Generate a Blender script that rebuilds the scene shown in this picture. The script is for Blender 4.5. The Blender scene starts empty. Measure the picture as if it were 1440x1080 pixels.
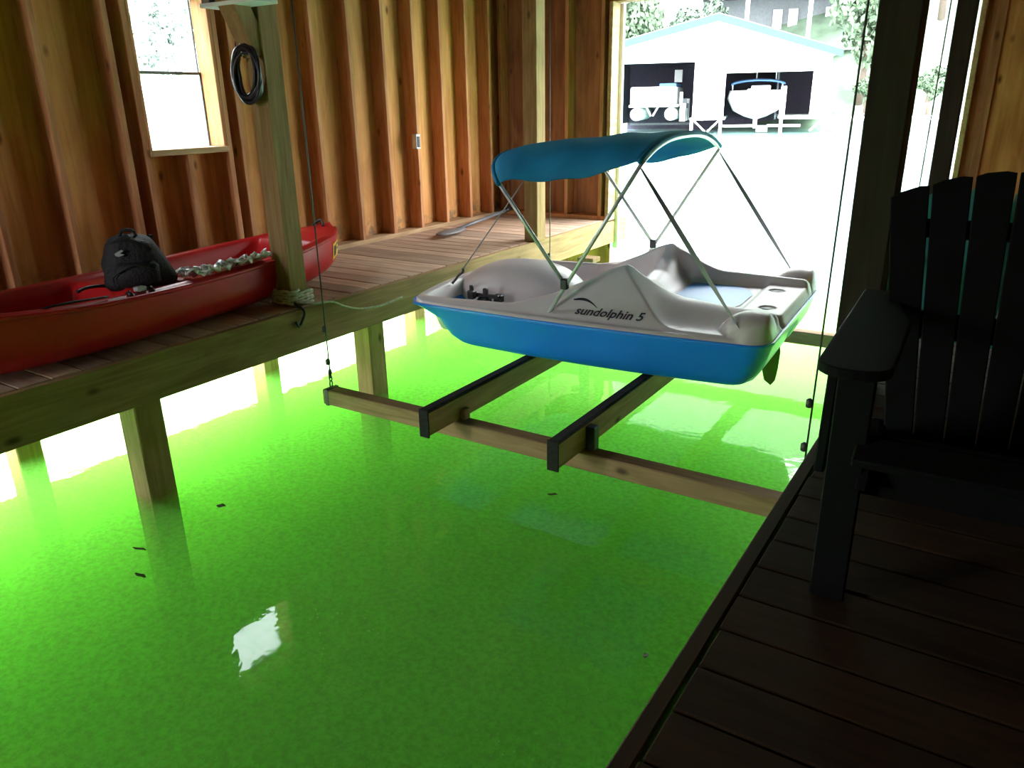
import bpy, bmesh, math, random
import numpy as np
from mathutils import Vector, Matrix
random.seed(7); rng = np.random.RandomState(7)
S = bpy.context.scene
COL = S.collection
PI = math.pi
# ------------------------------------------------------------------ camera, world, exposure
def cam_axes(yaw, pitch, roll):
    cy, sy, cp, sp = math.cos(yaw), math.sin(yaw), math.cos(pitch), math.sin(pitch)
    f = Vector((sy*cp, cy*cp, -sp)); r = Vector((cy, -sy, 0)); u = r.cross(f)
    c, s = math.cos(roll), math.sin(roll)
    return c*r+s*u, -s*r+c*u, f
cr, cu, cf = cam_axes(math.radians(-33.02), math.radians(19.97), math.radians(-1.04))
cam = bpy.data.cameras.new('camera'); cam.sensor_width = 36; cam.lens = 27.0; cam.clip_end = 500; cam.clip_start = .02
camo = bpy.data.objects.new('camera', cam); COL.objects.link(camo)
camo.matrix_world = Matrix(((cr.x, cu.x, -cf.x, 0), (cr.y, cu.y, -cf.y, 0), (cr.z, cu.z, -cf.z, 1.1), (0, 0, 0, 1)))
S.camera = camo
S.view_settings.view_transform = 'Standard'; S.view_settings.look = 'None'
S.view_settings.gamma = 1; S.view_settings.use_curve_mapping = False
S.view_settings.exposure = 0.0
w = bpy.data.worlds.new('overcast_sky'); S.world = w; w.use_nodes = True
SKY = 22.5
bg = w.node_tree.nodes['Background']; bg.inputs[0].default_value = (.93, .98, 1.0, 1); bg.inputs[1].default_value = SKY
S.cycles.max_bounces = 12; S.cycles.volume_bounces = 8; S.cycles.transparent_max_bounces = 16; S.cycles.diffuse_bounces = 5; S.cycles.glossy_bounces = 4
S.cycles.use_denoising = True
S.cycles.sample_clamp_indirect = 12
def portal(loc, sx, sy, rot):
    l = bpy.data.lights.new('daylight_portal', 'AREA'); l.shape = 'RECTANGLE'; l.size = sx; l.size_y = sy
    l.cycles.is_portal = True
    o = bpy.data.objects.new('daylight_portal', l); COL.objects.link(o); o.location = loc; o.rotation_euler = rot
portal((-1.87, 7.2, .62), 3.2, 2.8, (-PI/2, 0, 0))          # the boat opening, light travels to -Y
portal((-4.85, 3.28, 1.35), .98, .58, (0, -PI/2, 0))        # window beside the kayak
portal((-4.85, 2.3, -.5), .5, 9.0, (0, -PI/2, 0))           # gap between left dock and water
portal((-4.16, -2.75, 1.02), 1.0, 2.1, (PI/2, 0, 0))         # shore doorway, out of frame
W = -.785                                                    # water level
# ------------------------------------------------------------------ helpers
def tag(o, label=None, cat=None, group=None, kind=None):
    if label: o['label'] = label
    if cat: o['category'] = cat
    if group: o['group'] = group
    if kind: o['kind'] = kind
    return o
def thing(name, label, cat, loc=(0, 0, 0), rz=0, group=None):
    o = bpy.data.objects.new(name, None); COL.objects.link(o); o.empty_display_size = .1
    o.location = loc; o.rotation_euler = (0, 0, rz)
    return tag(o, label, cat, group)
def link(name, me, mat=None, parent=None, loc=None, smooth=False):
    if mat is not None and not me.materials: me.materials.append(mat)
    if smooth:
        for p in me.polygons: p.use_smooth = True
    o = bpy.data.objects.new(name, me); COL.objects.link(o)
    if parent is not None: o.parent = parent
    if loc is not None: o.location = loc
    return o
def mesh(name, v, f, mat=None, parent=None, loc=None, smooth=False):
    me = bpy.data.meshes.new(name); me.from_pydata([tuple(map(float, a)) for a in v], [], [tuple(map(int, a)) for a in f]); me.update()
    return link(name, me, mat, parent, loc, smooth)
def bm_mesh(name, bm, mat=None, parent=None, loc=None, smooth=False):
    bmesh.ops.recalc_face_normals(bm, faces=bm.faces)
    me = bpy.data.meshes.new(name); bm.to_mesh(me); bm.free()
    return link(name, me, mat, parent, loc, smooth)
def add_box(bm, x0, x1, y0, y1, z0, z1, bev=.003):
    r = bmesh.ops.create_cube(bm, size=1); vs = r['verts']
    for v in vs: v.co = Vector(((x0+x1)/2+v.co.x*(x1-x0), (y0+y1)/2+v.co.y*(y1-y0), (z0+z1)/2+v.co.z*(z1-z0)))
    if bev:
        es = list({e for v in vs for e in v.link_edges})
        bmesh.ops.bevel(bm, geom=es, offset=bev, segments=1, affect='EDGES')
    return vs
def box(name, x0, x1, y0, y1, z0, z1, mat, parent=None, bev=.003):
    bm = bmesh.new(); cx, cy, cz = (x0+x1)/2, (y0+y1)/2, (z0+z1)/2
    add_box(bm, x0-cx, x1-cx, y0-cy, y1-cy, z0-cz, z1-cz, bev)
    return bm_mesh(name, bm, mat, parent, (cx, cy, cz))
def beam(name, p, q, wx, wz, mat, parent=None, up=(0, 0, 1), bev=.003):
    """square bar from p to q, section wx (side) by wz (up)"""
    p, q = Vector(p), Vector(q); d = q-p; L = d.length; d.normalize()
    s = d.cross(Vector(up)).normalized(); u = s.cross(d)
    bm = bmesh.new(); add_box(bm, -wx/2, wx/2, 0, L, -wz/2, wz/2, bev)
    m = Matrix((s, d, u)).transposed().to_4x4(); m.translation = p
    bm.transform(m)
    return bm_mesh(name, bm, mat, parent)
def tube_vf(pts, r, seg=8, closed=False):
    P = [Vector(a) for a in pts]; n = len(P); R = r if hasattr(r, '__len__') else [r]*n
    V = []; F = []; prev = None
    for i in range(n):
        t = (P[(i+1) % n]-P[i-1]) if closed else (P[min(i+1, n-1)]-P[max(i-1, 0)])
        t = t.normalized() if t.length > 1e-9 else Vector((0, 0, 1))
        if prev is None: a = t.orthogonal().normalized()
        else:
            a = prev-t*prev.dot(t); a = a.normalized() if a.length > 1e-6 else t.orthogonal().normalized()
        prev = a; b = t.cross(a)
        for k in range(seg):
            an = 2*PI*k/seg; V.append(P[i]+(a*math.cos(an)+b*math.sin(an))*R[i])
    m = n if closed else n-1
    for i in range(m):
        for k in range(seg):
            j = (i+1) % n
            F.append((i*seg+k, i*seg+(k+1) % seg, j*seg+(k+1) % seg, j*seg+k))
    if not closed:
        F.append(tuple(reversed(range(seg)))); F.append(tuple(range((n-1)*seg, n*seg)))
    return V, F
def tube(name, pts, r, mat, parent=None, seg=8, closed=False):
    V, F = tube_vf(pts, r, seg, closed); return mesh(name, V, F, mat, parent, smooth=True)
def catmull(P, n=8):
    P = [Vector(a) for a in P]; out = []
    Q = [P[0]]+P+[P[-1]]
    for i in range(1, len(Q)-2):
        for k in range(n):
            t = k/n; a, b, c, d = Q[i-1], Q[i], Q[i+1], Q[i+2]
            out.append(.5*((2*b)+(c-a)*t+(2*a-5*b+4*c-d)*t*t+(3*b-a-3*c+d)*t**3))
    out.append(P[-1]); return out
def ss(a, b, x):
    t = np.clip((np.asarray(x, float)-a)/(b-a), 0, 1); return t*t*(3-2*t)
def lathe_vf(prof, seg=16):
    V = []; F = []
    for r, z in prof:
        for k in range(seg): V.append((r*math.cos(2*PI*k/seg), r*math.sin(2*PI*k/seg), z))
    for i in range(len(prof)-1):
        for k in range(seg): F.append((i*seg+k, i*seg+(k+1) % seg, (i+1)*seg+(k+1) % seg, (i+1)*seg+k))
    F.append(tuple(reversed(range(seg)))); F.append(tuple(range((len(prof)-1)*seg, len(prof)*seg)))
    return V, F
# ------------------------------------------------------------------ materials
def nt(name):
    m = bpy.data.materials.new(name); m.use_nodes = True; t = m.node_tree
    return m, t, t.nodes['Principled BSDF']
def N(t, ty, **k):
    n = t.nodes.new(ty)
    for a, b in k.items(): setattr(n, a, b)
    return n
def plain(name, col, rough=.5, metal=0, var=.12, scale=6, bump=0, spec=.5, coat=0):
    m, t, b = nt(name)
    tc = N(t, 'ShaderNodeTexCoord'); no = N(t, 'ShaderNodeTexNoise'); no.inputs['Scale'].default_value = scale; no.inputs['Detail'].default_value = 5
    t.links.new(tc.outputs['Object'], no.inputs['Vector'])
    r = N(t, 'ShaderNodeValToRGB')
    r.color_ramp.elements[0].position = .3; r.color_ramp.elements[1].position = .7
    r.color_ramp.elements[0].color = (*[c*(1-var) for c in col], 1); r.color_ramp.elements[1].color = (*[min(1, c*(1+var)) for c in col], 1)
    t.links.new(no.outputs['Fac'], r.inputs[0]); t.links.new(r.outputs[0], b.inputs['Base Color'])
    b.inputs['Roughness'].default_value = rough; b.inputs['Metallic'].default_value = metal
    b.inputs['Specular IOR Level'].default_value = spec
    if coat: b.inputs['Coat Weight'].default_value = coat; b.inputs['Coat Roughness'].default_value = .12
    if bump:
        bp = N(t, 'ShaderNodeBump'); bp.inputs['Strength'].default_value = bump; bp.inputs['Distance'].default_value = .01
        n2 = N(t, 'ShaderNodeTexNoise'); n2.inputs['Scale'].default_value = scale*6
        t.links.new(tc.outputs['Object'], n2.inputs['Vector']); t.links.new(n2.outputs['Fac'], bp.inputs['Height']); t.links.new(bp.outputs[0], b.inputs['Normal'])
    return m
def wood(name, light, dark, axis='Z', fine=34, rough=.75, knots=True, dirt=None, plain_scale=5.0, rand=.25, spec=.3):
    """sawn timber: grain stretched along axis, knots, board to board variation, optional dirt near a height"""
    m, t, b = nt(name)
    tc = N(t, 'ShaderNodeTexCoord'); oi = N(t, 'ShaderNodeObjectInfo')
    mul = N(t, 'ShaderNodeVectorMath', operation='SCALE'); mul.inputs[0].default_value = (13, 7, 11)
    t.links.new(oi.outputs['Random'], mul.inputs['Scale'])
    add = N(t, 'ShaderNodeVectorMath', operation='ADD')
    t.links.new(tc.outputs['Object'], add.inputs[0]); t.links.new(mul.outputs[0], add.inputs[1])
    mp = N(t, 'ShaderNodeMapping'); k = .06
    mp.inputs['Scale'].default_value = {'X': (k, 1, 1), 'Y': (1, k, 1), 'Z': (1, 1, k)}[axis]
    t.links.new(add.outputs[0], mp.inputs['Vector'])
    n1 = N(t, 'ShaderNodeTexNoise'); n1.inputs['Scale'].default_value = fine; n1.inputs['Detail'].default_value = 6; n1.inputs['Distortion'].default_value = .8
    t.links.new(mp.outputs[0], n1.inputs['Vector'])
    mp2 = N(t, 'ShaderNodeMapping'); k = .3
    mp2.inputs['Scale'].default_value = {'X': (k, 1, 1), 'Y': (1, k, 1), 'Z': (1, 1, k)}[axis]
    t.links.new(add.outputs[0], mp2.inputs['Vector'])
    n2 = N(t, 'ShaderNodeTexNoise'); n2.inputs['Scale'].default_value = plain_scale; n2.inputs['Detail'].default_value = 3; n2.inputs['Distortion'].default_value = 1.5
    t.links.new(mp2.outputs[0], n2.inputs['Vector'])
    mixf = N(t, 'ShaderNodeMath', operation='MULTIPLY_ADD'); mixf.inputs[1].default_value = .55
    t.links.new(n1.outputs['Fac'], mixf.inputs[0])
    h = N(t, 'ShaderNodeMath', operation='MULTIPLY'); h.inputs[1].default_value = .45
    t.links.new(n2.outputs['Fac'], h.inputs[0]); t.links.new(h.outputs[0], mixf.inputs[2])
    r = N(t, 'ShaderNodeValToRGB'); r.color_ramp.elements[0].position = .36; r.color_ramp.elements[1].position = .62
    r.color_ramp.elements[0].color = (*dark, 1); r.color_ramp.elements[1].color = (*light, 1)
    t.links.new(mixf.outputs[0], r.inputs[0]); out = r.outputs[0]
    if knots:
        mp3 = N(t, 'ShaderNodeMapping'); mp3.inputs['Scale'].default_value = {'X': (.5, 1, 1), 'Y': (1, .5, 1), 'Z': (1, 1, .5)}[axis]
        t.links.new(add.outputs[0], mp3.inputs['Vector'])
        vo = N(t, 'ShaderNodeTexVoronoi'); vo.inputs['Scale'].default_value = 5.5
        t.links.new(mp3.outputs[0], vo.inputs['Vector'])
        kr = N(t, 'ShaderNodeValToRGB'); kr.color_ramp.elements[0].position = .04; kr.color_ramp.elements[1].position = .13
        kr.color_ramp.elements[0].color = (1, 1, 1, 1); kr.color_ramp.elements[1].color = (0, 0, 0, 1)
        t.links.new(vo.outputs['Distance'], kr.inputs[0])
        mx = N(t, 'ShaderNodeMix', data_type='RGBA'); mx.inputs['B'].default_value = (*[c*.35 for c in dark], 1)
        t.links.new(kr.outputs[0], mx.inputs['Factor']); t.links.new(out, mx.inputs['A']); out = mx.outputs['Result']
    if dirt:
        z0, z1, dc = dirt                                       # mildew near the bottom edge (object is at world height)
        ge = N(t, 'ShaderNodeNewGeometry'); sx = N(t, 'ShaderNodeSeparateXYZ'); t.links.new(ge.outputs['Position'], sx.inputs[0])
        mr = N(t, 'ShaderNodeMapRange'); mr.inputs['From Min'].default_value = z1; mr.inputs['From Max'].default_value = z0
        t.links.new(sx.outputs['Z'], mr.inputs['Value'])
        n3 = N(t, 'ShaderNodeTexNoise'); n3.inputs['Scale'].default_value = 14; n3.inputs['Detail'].default_value = 6
        t.links.new(ge.outputs['Position'], n3.inputs['Vector'])
        rr = N(t, 'ShaderNodeValToRGB'); rr.color_ramp.elements[0].position = .5; rr.color_ramp.elements[1].position = .62
        t.links.new(n3.outputs['Fac'], rr.inputs[0])
        mm = N(t, 'ShaderNodeMath', operation='MULTIPLY'); t.links.new(rr.outputs[0], mm.inputs[0]); t.links.new(mr.outputs[0], mm.inputs[1])
        mx = N(t, 'ShaderNodeMix', data_type='RGBA'); mx.inputs['B'].default_value = (*dc, 1)
        t.links.new(mm.outputs[0], mx.inputs['Factor']); t.links.new(out, mx.inputs['A']); out = mx.outputs['Result']
    hv = N(t, 'ShaderNodeHueSaturation')
    mr = N(t, 'ShaderNodeMapRange'); mr.inputs['To Min'].default_value = 1-rand; mr.inputs['To Max'].default_value = 1+rand*.6
    t.links.new(oi.outputs['Random'], mr.inputs['Value']); t.links.new(mr.outputs[0], hv.inputs['Value'])
    t.links.new(out, hv.inputs['Color']); t.links.new(hv.outputs[0], b.inputs['Base Color'])
    b.inputs['Roughness'].default_value = rough; b.inputs['Specular IOR Level'].default_value = spec
    bp = N(t, 'ShaderNodeBump'); bp.inputs['Strength'].default_value = .25; bp.inputs['Distance'].default_value = .004
    t.links.new(n1.outputs['Fac'], bp.inputs['Height']); t.links.new(bp.outputs[0], b.inputs['Normal'])
    return m
M = {}
M['ply'] = wood('plywood', (.62, .305, .105), (.43, .18, .05), 'Z', 26, .8, True, (-.05, .30, (.10, .09, .07)), rand=.12)
M['stud'] = wood('framing_lumber', (.58, .28, .13), (.38, .15, .06), 'Z', 40, .75, True, rand=.15)
M['plate'] = wood('plate_lumber', (.55, .38, .22), (.36, .22, .11), 'Y', 40, .8, False, rand=.1)
M['treated'] = wood('treated_timber', (.40, .25, .11), (.24, .14, .055), 'Z', 34, .8, True, rand=.12)
M['treated_y'] = wood('treated_timber_long', (.40, .245, .115), (.23, .14, .06), 'Y', 34, .8, True, rand=.12)
M['treated_x'] = wood('treated_timber_cross', (.42, .28, .14), (.24, .15, .07), 'X', 34, .8, True, rand=.12)
M['deck'] = wood('weathered_deck_board', (.60, .42, .31), (.40, .26, .18), 'X', 40, .8, False, rand=.28)
M['deck_dark'] = wood('dark_deck_board', (.055, .028, .012), (.032, .016, .007), 'X', 40, .85, False, rand=.28)  # right dock boards, much darker than those of the left dock
M['ceil'] = wood('dark_ceiling_board', (.13, .085, .045), (.07, .045, .022), 'X', 20, .85, False)  # ceiling out of view, kept dark to lower the light inside
M['rim_dark'] = wood('dark_rim', (.08, .045, .02), (.045, .025, .012), 'Y', 40, .8, False)
M['door_ply'] = wood('back_plywood', (.42, .185, .07), (.20, .075, .028), 'Z', 16, .8, True, rand=.12)
M['fir'] = wood('fir_plywood', (.66, .31, .10), (.36, .14, .035), 'Z', 12, .8, True, rand=.12)
M['black'] = plain('black_plastic', (.012, .012, .014), .45)
M['rope_dark'] = plain('wire_rope', (.10, .095, .085), .5, .5)
M['rope_white'] = plain('braided_rope', (.62, .60, .52), .85, scale=60, var=.3)
M['galv'] = plain('galvanised_steel', (.45, .46, .47), .4, .9)
M['alu'] = plain('aluminium_tube', (.60, .61, .63), .35, .45)
M['white'] = plain('white_paint', (.82, .83, .82), .6)
M['carpet'] = plain('bunk_carpet', (.018, .018, .016), .98, scale=60, var=.5)
M['boat_grey'] = plain('grey_polyethylene', (.56, .49, .50), .38, var=.04, spec=.45)
M['boat_blue'] = plain('blue_polyethylene', (.008, .22, .86), .33, var=.06, scale=3)
M['blue_mat'] = plain('sky_blue_polyethylene', (.02, .20, .50), .4, var=.04)
M['fabric'] = plain('teal_canvas', (.004, .24, .46), .75, var=.2, scale=5, bump=.3)
t = M['fabric'].node_tree; b = t.nodes['Principled BSDF']; tl = N(t, 'ShaderNodeBsdfTranslucent'); tl.inputs[0].default_value = (.02, .36, .62, 1); mx = N(t, 'ShaderNodeMixShader'); mx.inputs[0].default_value = .3
t.links.new(b.outputs[0], mx.inputs[1]); t.links.new(tl.outputs[0], mx.inputs[2]); t.links.new(mx.outputs[0], t.nodes['Material Output'].inputs[0])
M['web'] = plain('grey_webbing', (.30, .30, .31), .8)
M['ink'] = plain('printed_letters', (.02, .018, .025), .5)
M['red'] = plain('red_polyethylene', (.50, .012, .016), .36, var=.15, scale=3, spec=.35)
M['yellow'] = plain('yellow_decal', (.75, .5, .04), .5)
M['bag'] = plain('black_nylon', (.0045, .0045, .006), .75, var=.5, scale=10, bump=.6)
M['grey_mark'] = plain('grey_print', (.35, .35, .37), .6)
M['plastic'] = plain('white_glare', (.9, .9, .88), .3, bump=.4)  # white surface standing in for glare on the kayak
M['hose'] = plain('black_rubber_cord', (.016, .015, .02), .35)
M['teal'] = plain('teal_painted_wood', (.02, .19, .175), .5, var=.25, scale=9)
M['blackteal'] = plain('backlit_chair_wood', (.0025, .0035, .0035), .8, var=.4, scale=9, spec=.2)  # near black: the backlit shade on a teal chair is put into its colour
M['rudder'] = plain('olive_plastic', (.15, .22, .05), .5)
M['leafd'] = plain('wet_leaf', (.05, .045, .015), .6)
# glass
m, t, b = nt('window_glass'); b.inputs['Roughness'].default_value = .02
for l in list(t.links): t.links.remove(l)
tr = N(t, 'ShaderNodeBsdfTransparent'); tr.inputs[0].default_value = (.93, .96, .96, 1); gl = N(t, 'ShaderNodeBsdfGlossy'); gl.inputs['Roughness'].default_value = .03
mx = N(t, 'ShaderNodeMixShader'); mx.inputs[0].default_value = .05
t.links.new(tr.outputs[0], mx.inputs[1]); t.links.new(gl.outputs[0], mx.inputs[2]); t.links.new(mx.outputs[0], t.nodes['Material Output'].inputs[0])
M['glass'] = m
# water: turbid green lake water: a scattering volume under a slightly rippled mirror-like surface dusted with pollen
def water_mat(name, turb, sc, ab):
    m = bpy.data.materials.new(name); m.use_nodes = True; t = m.node_tree; t.nodes.remove(t.nodes['Principled BSDF'])
    mo = t.nodes['Material Output']; ge = N(t, 'ShaderNodeNewGeometry')
    nb = N(t, 'ShaderNodeTexNoise'); nb.inputs['Scale'].default_value = 4.2; nb.inputs['Detail'].default_value = 4; nb.inputs['Distortion'].default_value = .6
    t.links.new(ge.outputs['Position'], nb.inputs['Vector'])
    bp = N(t, 'ShaderNodeBump'); bp.inputs['Strength'].default_value = .11; bp.inputs['Distance'].default_value = .02
    t.links.new(nb.outputs['Fac'], bp.inputs['Height'])
    fr = N(t, 'ShaderNodeFresnel'); fr.inputs[0].default_value = 1.33; t.links.new(bp.outputs[0], fr.inputs['Normal'])
    inv = N(t, 'ShaderNodeMath', operation='SUBTRACT'); inv.inputs[0].default_value = 1; t.links.new(ge.outputs['Backfacing'], inv.inputs[1])
    sn = N(t, 'ShaderNodeSeparateXYZ'); t.links.new(ge.outputs['True Normal'], sn.inputs[0])
    up = N(t, 'ShaderNodeMath', operation='GREATER_THAN'); up.inputs[1].default_value = .5; t.links.new(sn.outputs['Z'], up.inputs[0])
    top = N(t, 'ShaderNodeMath', operation='MULTIPLY'); t.links.new(up.outputs[0], top.inputs[0]); t.links.new(inv.outputs[0], top.inputs[1])   # only the real surface mirrors
    fm = N(t, 'ShaderNodeMath', operation='MULTIPLY'); t.links.new(fr.outputs[0], fm.inputs[0]); t.links.new(top.outputs[0], fm.inputs[1])
    tr = N(t, 'ShaderNodeBsdfTransparent'); gl = N(t, 'ShaderNodeBsdfGlossy'); gl.inputs['Roughness'].default_value = .03
    t.links.new(bp.outputs[0], gl.inputs['Normal'])
    vo = N(t, 'ShaderNodeTexVoronoi'); vo.inputs['Scale'].default_value = 42
    t.links.new(ge.outputs['Position'], vo.inputs['Vector'])
    sr = N(t, 'ShaderNodeValToRGB'); sr.color_ramp.elements[0].position = .07; sr.color_ramp.elements[1].position = .13
    sr.color_ramp.elements[0].color = (1, 1, 1, 1); sr.color_ramp.elements[1].color = (0, 0, 0, 1)
    t.links.new(vo.outputs['Distance'], sr.inputs[0])
    n4 = N(t, 'ShaderNodeTexNoise'); n4.inputs['Scale'].default_value = 1.3; n4.inputs['Detail'].default_value = 5
    t.links.new(ge.outputs['Position'], n4.inputs['Vector'])
    pr = N(t, 'ShaderNodeValToRGB'); pr.color_ramp.elements[0].position = .45; pr.color_ramp.elements[1].position = .68
    pr.color_ramp.elements[1].color = (.6, .6, .6, 1)
    t.links.new(n4.outputs['Fac'], pr.inputs[0])
    mu = N(t, 'ShaderNodeMath', operation='MULTIPLY'); t.links.new(sr.outputs[0], mu.inputs[0]); t.links.new(pr.outputs[0], mu.inputs[1])
    df = N(t, 'ShaderNodeBsdfDiffuse'); df.inputs[0].default_value = (.62, .72, .5, 1)
    # thin mottled film of drowned algae on the surface
    n7 = N(t, 'ShaderNodeTexNoise'); n7.inputs['Scale'].default_value = 38; n7.inputs['Detail'].default_value = 7; n7.inputs['Roughness'].default_value = .7; t.links.new(ge.outputs['Position'], n7.inputs['Vector'])
    fr7 = N(t, 'ShaderNodeValToRGB'); fr7.color_ramp.elements[0].position = .42; fr7.color_ramp.elements[1].position = .66; fr7.color_ramp.elements[0].color = (0, 0, 0, 1); fr7.color_ramp.elements[1].color = (.16, .16, .16, 1)
    t.links.new(n7.outputs['Fac'], fr7.inputs[0])
    mf = N(t, 'ShaderNodeMath', operation='MULTIPLY'); t.links.new(fr7.outputs[0], mf.inputs[0]); t.links.new(top.outputs[0], mf.inputs[1])
    dg = N(t, 'ShaderNodeBsdfDiffuse'); dg.inputs[0].default_value = (.10, .22, .03, 1)
    m0 = N(t, 'ShaderNodeMixShader'); t.links.new(mf.outputs[0], m0.inputs[0]); t.links.new(tr.outputs[0], m0.inputs[1]); t.links.new(dg.outputs[0], m0.inputs[2])
    mt = N(t, 'ShaderNodeMath', operation='MULTIPLY'); t.links.new(mu.outputs[0], mt.inputs[0]); t.links.new(top.outputs[0], mt.inputs[1])
    m1 = N(t, 'ShaderNodeMixShader'); t.links.new(mt.outputs[0], m1.inputs[0]); t.links.new(m0.outputs[0], m1.inputs[1]); t.links.new(df.outputs[0], m1.inputs[2])
    m2 = N(t, 'ShaderNodeMixShader'); t.links.new(fm.outputs[0], m2.inputs[0]); t.links.new(m1.outputs[0], m2.inputs[1]); t.links.new(gl.outputs[0], m2.inputs[2])
    t.links.new(m2.outputs[0], mo.inputs['Surface'])
    vs = N(t, 'ShaderNodeVolumeScatter'); vs.inputs['Color'].default_value = (*sc, 1); vs.inputs['Density'].default_value = turb; vs.inputs['Anisotropy'].default_value = .2
    va = N(t, 'ShaderNodeVolumeAbsorption'); va.inputs['Color'].default_value = (*ab, 1); va.inputs['Density'].default_value = turb
    ad = N(t, 'ShaderNodeAddShader'); t.links.new(vs.outputs[0], ad.inputs[0]); t.links.new(va.outputs[0], ad.inputs[1]); t.links.new(ad.outputs[0], mo.inputs['Volume'])
    return m
M['water'] = water_mat('algae_green_water', 2.1, (.48, 1, .27), (.50, .94, .14))
M['lake'] = water_mat('open_lake_water', 1.2, (.62, .80, .80), (.55, .80, .78))
# ------------------------------------------------------------------ SETTING
XE, XL = -.44, -3.40                 # slip edges (right and left dock)
XP = -4.76; XS = -4.62               # left wall: plywood face, stud face
YB = 7.04                            # back wall, inner face
XR = 1.25; YF = -2.6; ZC = 2.55
box('water', -7.5, 4, -3.2, 8.2, W-6, W, M['water'], None, 0)['kind'] = 'structure'
for x0, x1, y0, y1 in ((-140, -7.5, -40, 200), (4, 120, -40, 200), (-7.5, 4, 8.2, 200)):
    box('lake', x0, x1, y0, y1, W-6, W, M['lake'], None, 0)['kind'] = 'structure'
def root(name, loc=(0, 0, 0)):
    o = bpy.data.objects.new(name, None); COL.objects.link(o); o.location = loc; o['kind'] = 'structure'; return o
# left wall
wl = root('wall_left', (XP, 0, 0))
def wbox(par, name, x0, x1, y0, y1, z0, z1, mat, bev=.003):
    l = par.location; return box(name, x0-l.x, x1-l.x, y0-l.y, y1-l.y, z0-l.z, z1-l.z, mat, par, bev)
PB = -.50
WY0, WY1, WZ0, WZ1 = 3.02, 3.56, .87, 1.80     # window opening
for y0, y1, z0, z1 in [(YF, -1.4, PB, ZC), (-1.4, -.2, PB, ZC), (-.2, 1.0, PB, ZC), (1.0, 1.83, PB, ZC), (1.83, WY0, PB, ZC),
                       (WY0, WY1, PB, WZ0), (WY0, WY1, WZ1, ZC), (WY1, 4.455, PB, ZC), (4.455, 5.63, PB, ZC), (5.63, 6.80, PB, ZC), (6.80, YB+.15, PB, ZC)]:
    wbox(wl, 'plywood_sheet', XP-.019, XP, y0+.001, y1-.001, z0, z1, M['ply'], 0)
ys = [-2.4, -2.0, -1.6, -1.2, -.8, -.4, .0, .4, .8, 1.2, 1.6, 2.04, 2.42, 2.84, 3.70, 4.06, 4.445, 4.835, 5.235, 5.625, 6.01, 6.40, 6.79]
me_stud = None
for y in ys:
    if me_stud is None:
        o = wbox(wl, 'stud', XP, XS, y, y+.038, .038, ZC, M['stud']); me_stud = o.data; zc = o.location.z
    else: o = link('stud', me_stud, None, wl, (.07, y+.019, zc))
wbox(wl, 'cripple_stud', XP, XS, 3.26, 3.298, .038, WZ0-.04, M['stud'])
wbox(wl, 'window_stud', XP, XS, 2.96, 2.998, .038, ZC, M['stud'])
wbox(wl, 'window_stud', XP, XS, 3.585, 3.623, .038, ZC, M['stud'])
for a, b_ in ((YF, .9), (.9, 4.2), (4.2, YB)): wbox(wl, 'bottom_plate', XP, XS, a+.002, b_-.002, 0, .038, M['plate'])
# window_1
w1 = root('window_1', (XP, (WY0+WY1)/2, WZ0))
wbox(w1, 'window_sill', XP-.02, XS+.02, 2.998, 3.585, WZ0-.038, WZ0, M['plate'])
wbox(w1, 'window_header', XP-.02, XS, 2.998, 3.585, WZ1, WZ1+.09, M['stud'])
for y0, y1 in ((WY0-.022, WY0), (WY1, WY1+.025)): wbox(w1, 'window_jamb', XP-.02, XS, y0, y1, WZ0, WZ1, M['stud'])
M['sash'] = plain('window_sash', (.10, .11, .12), .5)
for z0, z1, dx in ((WZ0, 1.335, 0), (1.335, WZ1, -.012)):
    s = wbox(w1, 'sash', XP-.018+dx, XP-.004+dx, WY0, WY1, z1-.012 if z1 < 1.4 else z1-.016, z1+.008 if z1 < 1.4 else z1, M['sash'])
    wbox(w1, 'sash_stile', XP-.018+dx, XP-.004+dx, WY0, WY0+.012, z0, z1, M['sash']); wbox(w1, 'sash_stile', XP-.018+dx, XP-.004+dx, WY1-.012, WY1, z0, z1, M['sash'])
    wbox(w1, 'window_pane', XP-.013+dx, XP-.010+dx, WY0+.01, WY1-.01, z0, z1, M['glass'], 0)
# back wall, with the boat opening
XO0, XO1, ZH = -3.40, -.455, 1.97
wb = root('wall_back', (-2, YB, 0))
YP = YB+.14
for a, b_ in ((XP, -3.95), (-3.95, XO0-.04)): wbox(wb, 'plywood_sheet', a+.001, b_-.001, YP, YP+.019, PB, ZC, M['door_ply'], 0)
for a, b_ in ((XO1+.04, .33), (.33, XR)): wbox(wb, 'plywood_sheet', a+.001, b_-.001, YP, YP+.019, PB, ZC, M['fir'], 0)
wbox(wb, 'plywood_sheet', XO0-.04, XO1+.04, YP, YP+.019, ZH, ZC, M['door_ply'], 0)
for x in (XP+.1, -4.3, -3.88, -3.50): wbox(wb, 'stud', x-.019, x+.019, YB, YP, .038, ZC, M['stud'])
wbox(wb, 'jamb', XO0-.038, XO0, YB-.0, YP+.02, -.02, ZH, M['plate']); 
wbox(wb, 'jamb', XO1, XO1+.038, YB, YP+.02, -.02, ZH, M['plate'])
wbox(wb, 'stud', XO1+.038, XO1+.165, YB+.1, YP, .0, ZC, M['stud'])
for x in (.12, .52, .92): wbox(wb, 'stud', x-.019, x+.019, YB, YP, .038, ZC, M['stud'])
wbox(wb, 'bottom_plate', XP, XO0-.038, YB, YP, 0, .038, M['stud']); wbox(wb, 'bottom_plate', XO1+.165, XR, YB, YP, 0, .038, M['stud'])
wbox(wb, 'header', XO0-.038, XO1+.038, YB-.0, YP, ZH, ZH+.24, M['door_ply'])
M['teal_trim'] = plain('outer_jamb_white', (.8, .8, .78), .6)
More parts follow.
